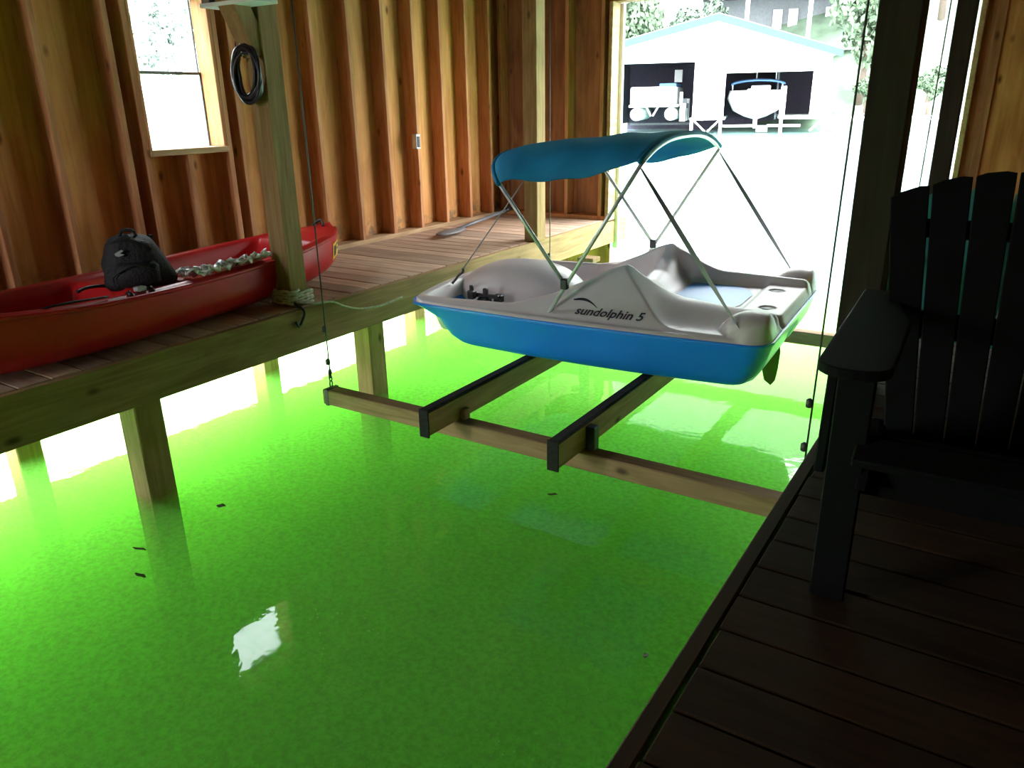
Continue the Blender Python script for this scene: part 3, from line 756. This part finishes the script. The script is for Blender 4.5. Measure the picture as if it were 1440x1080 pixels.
F.append(tuple(range(nh+1))); F.append(tuple(reversed([nt_*(nh+1)+j for j in range(nh+1)])))
mesh('hull', V, F, M['red'], kay, smooth=True)
for sg in (-1, 1):
    tube('rim', [(t*KL, sg*float(kb(t))*1.0, float(kz(t))+.002) for t in np.linspace(.01, .99, 60)], .012, M['red'], kay, 8)
def kp(t, v, o=.004): return Vector((t*KL, v*float(kb(t)), float(ktop(t, v))+o))
# seat straps near the mid deck
for t0 in (.335, .375):
    tube('deck_strap', [kp(t0+.02*j/8, -.95+.5*j/8, .008) for j in range(9)], .011, M['black'], kay, 6)
bm = bmesh.new(); add_box(bm, -.025, .025, -.02, .02, -.01, .012, .004); bm_mesh('buckle', bm, M['grey_mark'], kay, kp(.36, -.86, .012))
tube('deck_line', catmull([kp(.10, -.9, .01), kp(.18, -.8, .01), kp(.22, -.92, .015), kp(.30, -.9, .01)], 6), .006, M['black'], kay, 6)
# yellow label near the bow, on the side facing the slip (printed marks)
def kside(t, h): # near side is v=-1 (towards +X world)
    b_ = float(kb(t)); zt = float(kz(t)); zb = float(kk(t)); s_ = (1-h)**(1/.62); c_ = math.sqrt(max(0, 1-s_*s_)); return Vector((t*KL, -b_*c_**.55*1.012-.004, zb+(zt-zb)*h))
def decal(name, t0, t1, h0, h1, mat, off=0, parent=kay):
    V = []; F = []
    for i in range(7):
        for j in range(7):
            p = kside(t0+(t1-t0)*i/6, h0+(h1-h0)*j/6); p.y -= off; V.append(p)
    for i in range(6):
        for j in range(6): a = i*7+j; F.append((a, a+7, a+8, a+1))
    return mesh(name, V, F, mat, parent, smooth=True)
lb = decal('warning_label', .905, .955, .35, .80, M['yellow'])
decal('printed_mark', .912, .930, .45, .72, M['ink'], .002, lb); decal('printed_mark', .935, .950, .55, .62, M['ink'], .002, lb); decal('printed_mark', .935, .950, .68, .74, M['ink'], .002, lb)
# carry handle
tube('bow_handle', catmull([kp(.955, -.3, .005), kp(.965, -.1, .03), kp(.965, .1, .03), kp(.955, .3, .005)], 6), .009, M['black'], kay, 6)
# backpack on the mid deck
Rk = Matrix.Rotation(ka, 3, 'Z')
bp0 = KS+Rk@Vector((.435*KL, -.10, .245))
bag_scale = .88
bag = thing('backpack', 'black backpack standing in the middle of the red kayak', 'backpack', bp0, math.radians(50))
bag.scale = (bag_scale,)*3
bm = bmesh.new(); rings = []
ns = 16
for i in range(ns+1):
    k = i/ns; z = .30*k
    wx = .20-.07*k**2-.03*k; cx_ = -.02-.045*k; wy = .13-.03*k
    if k > .85: f_ = math.sqrt(max(.05, 1-((k-.85)/.15)**2*.9)); wx *= f_; wy *= f_
    if k < .1: wx *= .9+k; wy *= .9+k
    r_ = []
    for j in range(40):
        a = 2*PI*j/40; c_, s_ = math.cos(a), math.sin(a)
        x = cx_+wx*math.copysign(abs(c_)**.7, c_); y = wy*math.copysign(abs(s_)**.7, s_)
        q = .006*math.sin(a*5+k*7)+.005*math.sin(a*11-k*5)+.012*math.sin(k*16)*(s_ < 0)*.5
        r_.append(bm.verts.new((x*(1+q*3), y*(1+q*4), z+.008*math.sin(a*3))))
    rings.append(r_)
for i in range(ns):
    for j in range(40): bm.faces.new((rings[i][j], rings[i][(j+1) % 40], rings[i+1][(j+1) % 40], rings[i+1][j]))
bm.faces.new(rings[0][::-1]); bm.faces.new(rings[-1])
bm_mesh('bag_body', bm, M['bag'], bag, None, True)
bm = bmesh.new(); vs = add_box(bm, -.13, .10, -.175, -.09, .02, .16, .025); bm_mesh('front_pocket', bm, M['bag'], bag, None, True)
V = [(-.10+.05*math.sin(i*1.3)*.3+.012*i, -.137+.0, .20+.008*i) for i in range(6)]
pm = [(-.12, .215), (-.082, .235), (-.072, .228), (-.092, .214), (-.068, .207), (-.10, .197), (-.117, .203)]
V = [(a, -.1295+.10*(b_-.2), b_) for a, b_ in pm]+[(a, -.1255+.10*(b_-.2), b_) for a, b_ in pm]; n = len(pm)
mesh('printed_mark', V, [tuple(range(n)), tuple(range(2*n-1, n-1, -1))]+[(i, (i+1) % n, (i+1) % n+n, i+n) for i in range(n)], M['grey_mark'], bag)
for sx in (-.09, .05): tube('shoulder_strap', catmull([(sx, .10, .27), (sx-.02, .17, .20), (sx-.03, .18, .08), (sx, .12, .02)], 6), .018, M['bag'], bag, 6)
tube('zip', catmull([(-.15, -.13, .05), (-.13, -.18, .10), (-.02, -.19, .155), (.09, -.18, .12)], 6), .004, M['black'], bag, 5)
tube('top_handle', catmull([(-.10, 0, .29), (-.08, 0, .325), (-.03, 0, .325), (-.01, 0, .29)], 6), .009, M['bag'], bag, 6)
tube('loose_strap', catmull([(-.18, -.05, .02), (-.25, -.08, .03), (-.30, -.14, .035), (-.33, -.20, .03)], 6), .011, M['black'], bag, 6)
# bright glare on the kayak's forward well, modelled as a crumpled white sheet
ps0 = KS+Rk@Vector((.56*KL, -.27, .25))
sh = thing('glare_patch', 'crumpled white patch standing in for glare on the kayak beside the backpack', 'glare patch', ps0, ka)
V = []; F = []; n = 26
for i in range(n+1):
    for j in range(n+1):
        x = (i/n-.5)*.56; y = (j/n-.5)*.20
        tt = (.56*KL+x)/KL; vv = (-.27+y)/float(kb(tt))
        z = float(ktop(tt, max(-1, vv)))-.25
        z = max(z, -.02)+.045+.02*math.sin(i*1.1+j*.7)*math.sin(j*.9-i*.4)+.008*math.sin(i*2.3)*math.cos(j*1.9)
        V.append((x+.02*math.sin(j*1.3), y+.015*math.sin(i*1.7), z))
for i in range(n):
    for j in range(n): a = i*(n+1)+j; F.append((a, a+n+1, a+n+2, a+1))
o = mesh('glare_sheet', V, F, M['plastic'], sh, smooth=True); so = o.modifiers.new('t', 'SOLIDIFY'); so.thickness = .002  # white surface standing in for glare
tube('cord', catmull([(.05, -.05, .035), (.10, -.02, .05), (.13, .03, .045), (.18, .05, .04)], 6), .004, M['black'], sh, 5)
# ------------------------------------------------------------------ ADIRONDACK CHAIRS
def board(name, P, thick, mat, parent, smooth=False):
    """P: list of 3d points of a planar outline; extruded along its normal by thick"""
    P = [Vector(p) for p in P]; nrm = Vector((0, 0, 0))
    for i in range(len(P)): nrm += P[i-1].cross(P[i])
    nrm.normalize(); n = len(P)
    V = P+[p+nrm*thick for p in P]
    F = [tuple(reversed(range(n))), tuple(range(n, 2*n))]+[(i, (i+1) % n, (i+1) % n+n, i+n) for i in range(n)]
    bm = bmesh.new(); bv = [bm.verts.new(v) for v in V]
    for f in F: bm.faces.new([bv[i] for i in f])
    bmesh.ops.recalc_face_normals(bm, faces=bm.faces)
    bmesh.ops.bevel(bm, geom=[e for e in bm.edges if e.calc_length() > .02], offset=.003, segments=1, affect='EDGES')
    return bm_mesh(name, bm, mat, parent)
def chair(loc, rz, label, mat, sc=1.0):
    t_ = thing('adirondack_chair', label, 'chair', loc, rz)
    # front at -y; origin between the front feet
    for s in (-1, 1):
        x = s*.29
        # front leg, slightly tapered board
        xa, xb = x-.038, x+.038
        board('leg', [(xa-.0, 0, 0), (xb, 0, 0), (xb+.0, 0, .545), (xa, 0, .545)], .03, mat, t_)
        # side rail / rear leg
        xi = s*.262
        board('side_rail', [(xi, -.05, .30), (xi, .02, .40), (xi, .12, .41), (xi, .90, .03), (xi, .86, 0), (xi, .74, 0), (xi, .05, .28)], .024*s, mat, t_)
        # bracket
        board('arm_bracket', [(x+s*.040, .0, .545), (x+s*.045, .0, .30), (x+s*.040, .06, .32), (x+s*.040, .13, .545)], .022*s, mat, t_)
        # arm, rounded front
        pts = []
        x0, x1 = x-.075+s*.01, x+.075+s*.01
        for i in range(9):
            a = PI+PI*i/8; pts.append(((x0+x1)/2+.075*math.cos(a), -.0+.055*math.sin(a), .547))
        pts += [(x1 if s > 0 else x1,   .40, .549), ((x0+x1)/2+s*.04+.035, .72, .552), ((x0+x1)/2+s*.04-.035, .72, .552), (x0, .40, .549)]
        board('arm', pts, .024, mat, t_)
    # seat slats
    for i in range(6):
        k = i/5; y = -.035+.52*k; z = .355+.055*math.sin(min(k*3, 1)*PI/2)-.25*k
        bm = bmesh.new(); add_box(bm, -.275, .275, -.042, .042, -.011, .011, .004)
        o = bm_mesh('seat_slat', bm, mat, t_, (0, y, z+.03)); o.rotation_euler = (math.radians(-22 if i else 20), 0, 0)
    beam('apron', (-.26, .02, .31), (.26, .02, .31), .022, .09, mat, t_)
    # back: seven fanned slats with an arched top
    base = Vector((0, .44, .20)); up = Vector((0, .42, .90)).normalized(); nrm = Vector((0, .90, -.42)).normalized()
    for i in range(-3, 4):
        xb = i*.070; xt = i*.099; wb_, wt = .0335, .0458
        def top(x): return .785-.085*(abs(x)/.35)**2.0
        P = [base+Vector((xb-wb_, 0, 0)), base+Vector((xb+wb_, 0, 0))]
        for k in (1, .5, 0, -.5, -1):
            x = xt+wt*k; P.append(base+Vector((x, 0, 0))+up*(top(x)-(.006 if abs(k) == 1 else 0)))
        board('back_slat', P, .018, mat, t_)
    b0 = base+up*.36+nrm*.03; beam('back_rail', b0-Vector((.36, 0, 0)), b0+Vector((.36, 0, 0)), .024, .07, mat, t_, up=up)
    b0 = base+up*.02+nrm*.03; beam('back_rail', b0-Vector((.26, 0, 0)), b0+Vector((.26, 0, 0)), .024, .08, mat, t_, up=up)
    b0 = base+up*.63+nrm*.03; beam('back_rail', b0-Vector((.25, 0, 0)), b0+Vector((.25, 0, 0)), .02, .05, mat, t_, up=up)
    t_.scale = (sc, sc, sc)
    return t_
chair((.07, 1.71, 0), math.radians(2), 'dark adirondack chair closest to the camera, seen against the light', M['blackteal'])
chair((-.15, 3.27, 0), math.radians(-2), 'smaller teal adirondack chair standing behind the dark chair', M['teal'], .8)
# ------------------------------------------------------------------ floating leaves and twigs
def leaf(x, y, r_, a, lab, ar=.45):
    P = [(math.cos(t)*r_, math.sin(t)*r_*ar*(1+.3*math.cos(t))) for t in np.linspace(0, 2*PI, 13)[:-1]]
    V = [(px*math.cos(a)-py*math.sin(a), px*math.sin(a)+py*math.cos(a), .002+.004*math.sin(5*px/r_)) for px, py in P]; n = len(V)
    V += [(p[0], p[1], p[2]+.002) for p in V]
    F = [tuple(reversed(range(n))), tuple(range(n, 2*n))]+[(i, (i+1) % n, (i+1) % n+n, i+n) for i in range(n)]
    tag(mesh('leaf', V, F, M['leafd'], None, (x, y, W+.002)), lab, 'leaf')
leaf(-3.108, 1.627, .035, .4, 'pale twig like leaf floating between the near pile and the left frame edge', .15)
leaf(-2.908, 1.502, .03, .2, 'narrow brown leaf floating below the twig like leaf', .3)
leaf(-3.124, 2.085, .022, 1.0, 'small round dark leaf floating beside the near dock pile', .7)
leaf(-2.956, 3.463, .03, .3, 'dark leaf floating left of the first bunk end', .4)
leaf(-1.746, 3.049, .028, .7, 'thin leaf floating below the cross beam near the second bunk', .25)
leaf(-.849, 2.160, .016, 1.4, 'tiny dark speck of leaf floating nearest the right dock', .5)
# ------------------------------------------------------------------ FAR SHORE
M['far_white'] = plain('white_siding', (.80, .80, .78), .7, var=.03)
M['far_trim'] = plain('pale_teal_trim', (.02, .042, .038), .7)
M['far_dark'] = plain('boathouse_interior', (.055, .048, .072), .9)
M['far_roof'] = plain('metal_roof', (.45, .5, .5), .6)
M['far_blue'] = plain('blue_canvas', (.06, .14, .32), .8)
M['far_grey'] = plain('grey_fittings', (.10, .11, .12), .6)
M['bank'] = plain('bank_soil', (.30, .28, .20), .95, var=.4, scale=.8)
M['hill'] = plain('hillside_grass', (.10, .15, .10), .95, var=.5, scale=.5)
M['leaves'] = plain('tree_leaves', (.055, .085, .058), .8, var=.5, scale=2)
M['leaves_light'] = plain('light_tree_leaves', (.085, .13, .075), .8, var=.5, scale=2)
M['flower'] = plain('pink_blossom', (.36, .14, .20), .8, var=.3, scale=3)
M['pale_bark'] = plain('washed_out_bark', (.5, .5, .46), .9)  # bark bleached too, for the overexposed window view
M['bark'] = plain('bark', (.12, .09, .07), .9)
FA = math.atan(.3)
bh = thing('boathouse', 'white gabled double boathouse with two open bays across the water', 'building', (-17, 50, W), FA)
def U(X): return (X+17)*1.044
def fb(name, u0, u1, v0, v1, z0, z1, mat, par=bh, bev=.0):
    return box(name, u0, u1, v0, v1, z0-W, z1-W, mat, par, bev)
def prism(name, poly, v0, v1, mat, par):        # outline (u,z), extruded back from v0 to v1
    n = len(poly); V = [(u, v0, z-W) for u, z in poly]+[(u, v1, z-W) for u, z in poly]
    return mesh(name, V, [tuple(range(n)), tuple(reversed(range(n, 2*n)))]+[(i, i+n, (i+1) % n+n, (i+1) % n) for i in range(n)], mat, par)
uL, uR = -6.6, U(-10.62)
a0, a1, a2, a3 = -6.1, U(-18.25), U(-16.43), U(-11.55)
zp, up_ = 5.95, -.05
zL, zR = 4.45, 3.75
def zroof(u): return zp-(up_-u)*(zp-zL)/(up_-uL) if u < up_ else zp-(u-up_)*(zp-zR)/(uR+.4-up_)
prism('front_wall', [(uL, 3.62), (a1, 3.62), (a1, 3.05), (uR, 3.05), (uR, zroof(uR)), (up_, zp), (uL, zL)], 0, .2, M['far_white'], bh)
for u0, u1 in ((uL, a0), (a1, a2), (a3, uR)): fb('front_pier', u0, u1, 0, .2, .02, 3.62 if u1 < a1+.1 else 3.05, M['far_white'])
fb('door_lintel', a0, a1, -.06, .0, 3.55, 3.72, M['far_grey']); fb('door_lintel', a2, a3, -.06, 0, 3.12, 3.22, M['far_grey'])
fb('rolled_door', a0, a1, .0, .3, 3.42, 3.56, M['far_white']); fb('rolled_door', a2, a3, 0, .3, 2.72, 3.08, M['far_white'])
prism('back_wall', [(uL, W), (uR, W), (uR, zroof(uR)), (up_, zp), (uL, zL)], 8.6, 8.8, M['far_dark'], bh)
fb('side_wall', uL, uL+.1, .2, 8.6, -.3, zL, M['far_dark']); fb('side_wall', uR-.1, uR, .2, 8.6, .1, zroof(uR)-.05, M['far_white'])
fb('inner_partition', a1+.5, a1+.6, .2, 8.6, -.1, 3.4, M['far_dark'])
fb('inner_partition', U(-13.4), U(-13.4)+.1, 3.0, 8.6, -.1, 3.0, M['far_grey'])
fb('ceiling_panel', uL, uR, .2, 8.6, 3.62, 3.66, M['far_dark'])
for s_, (ua, ub) in (('l', (uL-.5, up_)), ('r', (up_, uR+.5))):
    za, zb = zroof(ua), zroof(ub)
    prism('roof', [(ua, za), (ub, zb), (ub, zb+.13), (ua, za+.13)], -.55, 9.2, M['far_roof'], bh)
    prism('rake_trim', [(ua, za-.32), (ub, zb-.32), (ub, zb+.10), (ua, za+.10)], -.62, -.55, M['far_trim'], bh)
# decks, braces, piles
fb('deck_edge', a1-.1, a2+.1, -.6, 8, .0, .14, M['far_white']); fb('deck_edge', U(-13.2), uR+.1, -.5, 8, .0, .16, M['far_white'])
for u in (a0-.1, a1, a2-.12, U(-13.1), uR-.15): fb('pile', u-.09, u+.09, -.35, -.15, W-1, .1, M['far_white'])
for ua, ub in ((a1+.1, a1+.85), (a2-.2, a2-.9), (uR-.2, uR-.9)):
    beam('cross_brace', (ua, -.25, .0-W), (ub, -.25, -.7-W), .10, .10, M['far_white'], bh)
fb('back_rail', a0, a1, 6.5, 6.6, -.45, -.3, M['far_grey']); fb('lamp_box', U(-19.9), U(-19.4), 6.0, 6.3, 2.4, 3.2, M['far_white'])
for i in range(5): fb('storage_item', a1-.9+.02*i, a1-.55, 1.5+i*.9, 1.8+i*.9, -.1, 1.0+.35*math.sin(i*2.1), M['far_grey'] if i % 2 else M['far_white'])
fb('locker', U(-13.2), U(-12.9), .8, 1.4, .16, 1.9, M['far_white'])
# pontoon boat in the left bay
def far_obj(name, label, cat, u, v, z):
    e = Vector((1, .3, 0)).normalized(); n_ = Vector((-e.y, e.x, 0)); p = Vector((-17, 50, 0))+e*u+n_*v
    return thing(name, label, cat, (p.x, p.y, z), FA)
uc = U(-20.75)
t_ = far_obj('pontoon_boat', 'white pontoon boat raised in the left bay of the far boathouse', 'boat', uc, 1.2, 0)
box('cabin_front', -1.55, 1.45, .2, 5.5, .95, 2.05, M['far_white'], t_, .08)
box('platform', -1.6, 1.6, 0, 6, .80, .95, M['far_white'], t_, .02)
box('folded_cover', .3, 1.4, 0.4, 5, 2.05, 2.25, M['far_blue'], t_, .05)
for sx in (-1.15, 1.12):
    v_, f_ = lathe_vf([(.02, 0), (.30, .25), (.42, .7), (.42, 6), (.2, 6.1)], 20)
    o = mesh('pontoon', [(x+sx, z-.2, y+.36) for x, y, z in v_], f_, M['far_white'], t_, smooth=True)
for p, q in (((-.45, -.05, .85), (-.12, -.05, .25)), ((.35, -.05, .85), (.0, -.05, .25)), ((-.05, -.05, .3), (-.05, -.05, -.5)), ((.35, -.05, .8), (.35, -.05, -.1))):
    beam('ladder_frame', p, q, .09, .09, M['far_white'], t_)
tube('steering_ring', [(.0+.16*math.cos(a), -.1, 1.12+.2*math.sin(a)) for a in np.linspace(0, 2*PI, 16)], .04, M['far_grey'], t_, 6)
tube('side_fender', [(1.75, .5, .9), (1.75, .5, 1.7)], .10, M['far_white'], t_, 8)
# motor boat in the right bay
uc = U(-14.55)
t_ = far_obj('motor_boat', 'white motor boat with blue canopy in the right bay', 'boat', uc, .9, 0)
ribs = []
for y, sc_, zz in ((-.3, .30, .35), (.2, .72, .12), (1.0, .95, 0), (2.5, 1, 0), (6.0, 1, 0)):
    r_ = [(-1.75*sc_, 1.55), (-1.85*sc_, 1.1), (-1.45*sc_, .35+zz), (-.7*sc_, -.02+zz), (0, -.22+zz*1.5), (.7*sc_, -.02+zz), (1.45*sc_, .35+zz), (1.85*sc_, 1.1), (1.75*sc_, 1.55)]
    ribs.append([(x, y, z+.15) for x, z in r_])
V = [p for r_ in ribs for p in r_]; F = []
for i in range(4):
    for j in range(8): a = i*9+j; F.append((a, a+1, a+10, a+9))
    F.append((i*9, i*9+9, i*9+17, i*9+8))
F.append(tuple(range(9))); F.append(tuple(reversed(range(36, 45))))
o = mesh('hull', V, F, M['far_white'], t_); so = o.modifiers.new('b', 'BEVEL'); so.width = .08; so.segments = 2
box('windshield', -.4, .8, 1.2, 1.6, 1.65, 2.0, M['far_white'], t_, .05)
box('prow_fitting', -.12, .16, -.34, -.28, .75, 1.15, M['far_grey'], t_, .02)
box('keel_leg', -.12, .12, -.2, .2, -.55, .2, M['far_white'], t_, .02)
V = []; F = []
for i in range(9):
    for j in range(13): V.append((-1.65+3.3*j/12, .6+2.6*i/8, 2.10+.32*math.sqrt(max(0, 1-((j-6)/6.2)**2))-.1*((i-4)/4)**2))
for i in range(8):
    for j in range(12): a = i*13+j; F.append((a, a+1, a+14, a+13))
o = mesh('canopy', V, F, M['far_blue'], t_, smooth=True); so = o.modifiers.new('t', 'SOLIDIFY'); so.thickness = .08
for x in (-1.55, 1.5):
    tube('canopy_pole', [(x, 1.9, 1.6), (x, .9, 2.12)], .035, M['far_white'], t_, 6); tube('canopy_pole', [(x, 1.9, 1.6), (x, 2.9, 2.12)], .035, M['far_white'], t_, 6)
for x in (-.1, 1.1): tube('mast', [(x, 2.2, 2.3), (x, 2.2, 3.0)], .04, M['far_white'], t_, 6)
t_ = far_obj('lift_rail', 'white lift rail spanning the right bay just above the water', 'boat lift', U(-14.2), -.1, -.45)
for a, b_ in ((-2.3, -.25), (.35, 2.3)): box('rail', a, b_, -.1, .1, .0, .14, M['far_white'], t_, .01)
box('cradle', -.3, .4, -.06, .06, -.3, .1, M['far_grey'], t_, .01)
# pier to the right of the boathouse
t_ = far_obj('pier', 'low white pier with railing to the right of the far boathouse', 'pier', uR+.2, .5, W)
box('pier_deck', 0, 8.5, -.2, 2.2, .62, .84, M['far_white'], t_)
for i in range(7): box('pile', .3+i*1.3, .48+i*1.3, -.18, 0, -1, .62, M['far_grey'], t_)
for i in range(6): box('handrail_post', 2.6+i*1.0, 2.7+i*1.0, 1.9, 2.0, .84, 1.5, M['far_grey'], t_)
box('handrail', 2.5, 8.0, 1.9, 2.0, 1.45, 1.55, M['far_grey'], t_)
t_ = far_obj('dock_ladder', 'small metal ladder on the pier beside the boathouse', 'ladder', uR+2.0, .2, W)
for x in (0, .5): tube('stile', [(x, 0, -.4), (x, 0, 1.35), (x, .4, 1.45)], .05, M['far_white'], t_, 6)
for i in range(4): tube('rung', [(0, 0, .1+i*.3), (.5, 0, .1+i*.3)], .04, M['far_grey'], t_, 6)
t_ = far_obj('bench', 'grey bench on the pier beside the boathouse', 'bench', uR+.9, 1.0, .08)
box('seat', -.4, .5, 0, .35, .38, .48, M['far_grey'], t_, .01)
for x in (-.3, .35): box('leg', x, x+.08, .05, .3, 0, .38, M['far_grey'], t_, 0)
# house on the slope behind
t_ = thing('lake_house', 'white house with a deep shaded porch behind the boathouse', 'building', (-19, 66, 3), .25)
box('roof_slab', -5.5, 8.2, -1, 8, 6.15, 7.3, M['far_white'], t_)
box('porch_ceiling', -5, 8, 0, 7.9, 5.9, 6.14, M['far_dark'], t_)
box('porch_wall', -5, 8, 4, 4.2, 2.0, 5.9, M['far_grey'], t_)
box('porch_deck', -5, 8.2, -.8, 6, 1.6, 1.9, M['far_white'], t_)
for x in (-4.8, -1.2, 3.4, 8.0): box('porch_post', x-.15, x+.15, -.5, -.2, 1.9, 6.15, M['far_white'], t_)
for x in (1.0, 2.2, 5.0): box('curtain', x-.35, x+.35, 3.6, 3.8, 2.2, 5.0, M['far_white'], t_)
box('foundation', -5, 8, 0, 7.5, -4, 1.6, M['far_grey'], t_)
# banks
def terrain(name, x0, x1, y0, y1, nx_, ny_, fn, mat):
    V = []; F = []
    for i in range(nx_+1):
        for j in range(ny_+1):
            x = x0+(x1-x0)*i/nx_; y = y0+(y1-y0)*j/ny_; V.append((x, y, fn(x, y)))
    for i in range(nx_):
        for j in range(ny_): a = i*(ny_+1)+j; F.append((a, a+ny_+1, a+ny_+2, a+1))
    o = mesh(name, V, F, mat, smooth=True); o['kind'] = 'structure'; return o
terrain('ground', -90, 70, 57, 160, 60, 40, lambda x, y: -1.2+1.1*float(ss(57, 60, y))+.75*max(0, y-61)+.5*math.sin(x*.3)*math.cos(y*.25)*float(ss(60, 66, y)), M['hill'])
def gz_(x, y): return -1.2+1.1*float(ss(57, 60, y))+.75*max(0, y-61)+.5*math.sin(x*.3)*math.cos(y*.25)*float(ss(60, 66, y))
terrain('ground', -130, -62, -30, 57, 20, 30, lambda x, y: -1.2+1.5*float(ss(-62, -66, x))+.15*max(0, -68-x), plain('washed_out_shore', (.5, .52, .5), .95, var=.3, scale=.2))  # shore colour bleached like the overexposed trees on it
terrain('ground', -30, 30, -60, -3.2, 10, 12, lambda x, y: -.3+.02*max(0, -6-y), plain('shore_gravel', (.32, .29, .24), .95, var=.3, scale=2))
# trees
def foliage_mesh(r, h, n, sd):
    g = np.random.RandomState(sd); nc = 26
    cc = g.normal(size=(nc, 3)); cc /= np.linalg.norm(cc, axis=1)[:, None]; cc *= (g.rand(nc, 1)**.4)*np.array([r*.75, r*.75, h*.38])
    idx = g.randint(nc, size=n); d = g.normal(size=(n, 3)); d /= np.linalg.norm(d, axis=1)[:, None]
    P = cc[idx]+d*(.55+.45*g.rand(n, 1))*r*.36
    a = g.normal(size=(n, 3)); a /= np.linalg.norm(a, axis=1)[:, None]; b_ = np.cross(a, d); b_ /= np.linalg.norm(b_, axis=1)[:, None]+1e-6
    s_ = (.10+.12*g.rand(n, 1))*max(1, r*.45)
    V = np.stack([P-a*s_, P-b_*s_*.6, P+a*s_, P+b_*s_*.6], 1).reshape(-1, 3)
    me = bpy.data.meshes.new('foliage'); me.from_pydata(V.tolist(), [], [(4*i, 4*i+1, 4*i+2, 4*i+3) for i in range(n)]); return me
fol = [foliage_mesh(2.6, 6, 4200, 3), foliage_mesh(2.6, 5, 4200, 8), foliage_mesh(1.6, 2.4, 2600, 5)]
for i, f_ in enumerate(fol): f_.materials.append(M['leaves'] if i == 0 else M['leaves_light'])
fol_w = fol[1].copy(); fol_w.materials[0] = plain('washed_out_leaves', (.45, .50, .46), .8, var=.05, scale=2)  # leaf colour bleached to look overexposed through the window
fol_p = foliage_mesh(1.3, 2, 1500, 11); fol_p.materials.append(M['flower'])
def tree(x, y, h, me, label, cat='tree', sc=1.0, z=None, name='tree', group=None, bark=None):
    bark = bark or M['bark']
    z = gz_(x, y) if z is None else z
    t_ = thing(name, label, cat, (x, y, z), random.uniform(0, 6), group)
    tube('trunk', [(0, 0, -.3), (.1, .05, h*.35), (-.05, .1, h*.75)], [.22*sc, .17*sc, .08*sc], bark, t_, 8)
    for k in range(3):
        a = k*2.1; tube('branch', [(0, 0, h*.4), (.9*sc*math.cos(a), .9*sc*math.sin(a), h*.65)], [.08*sc, .04*sc], bark, t_, 6)
    f = link('foliage', me, None, t_, (0, 0, h*.68)); f.scale = (sc, sc, sc*h/(6*sc) if h > 4 else sc); f['kind'] = 'stuff'
    return t_
tree(-22.6, 61.6, 7.8, fol[0], 'dark leafy tree above the left roof slope of the far boathouse')
tree(-28, 61.5, 9, fol[1], 'pale green tree left of the dark leafy tree on the far shore')
tree(-10.6, 62, 9, fol[1], 'tall pale tree just right of the far boathouse roof', sc=1.1)
tree(-7.0, 70, 13, fol[0], 'darker tree on the right bank behind the pink blossom shrub', sc=1.2)
tree(-2.0, 68, 12, fol[1], 'pale green tree seen between the two dark posts')
tree(-9.6, 59.3, 3.0, fol[2], 'low light green shrub on the bank right of the boathouse', 'shrub', name='shrub', sc=.7)
tree(-5.9, 59.6, 3.2, fol[2], 'light green shrub at the right end of the far pier', 'shrub', name='shrub', sc=.8)
tree(-7.9, 60.2, 6.4, fol_p, 'pink blossoming shrub on the right bank', 'shrub', name='shrub', sc=.7)
for i, (y, x, h, lab) in enumerate(((20, -70, 12, 'pale tree on the far bank seen through the left part of the window'), (33, -72, 15, 'tall pale tree on the far bank seen through the middle of the window'), (47, -68, 11, 'pale tree on the far bank seen through the right edge of the window'))):
    tree(x, y, h, fol_w, lab, z=.3, sc=1.7, bark=M['pale_bark'])
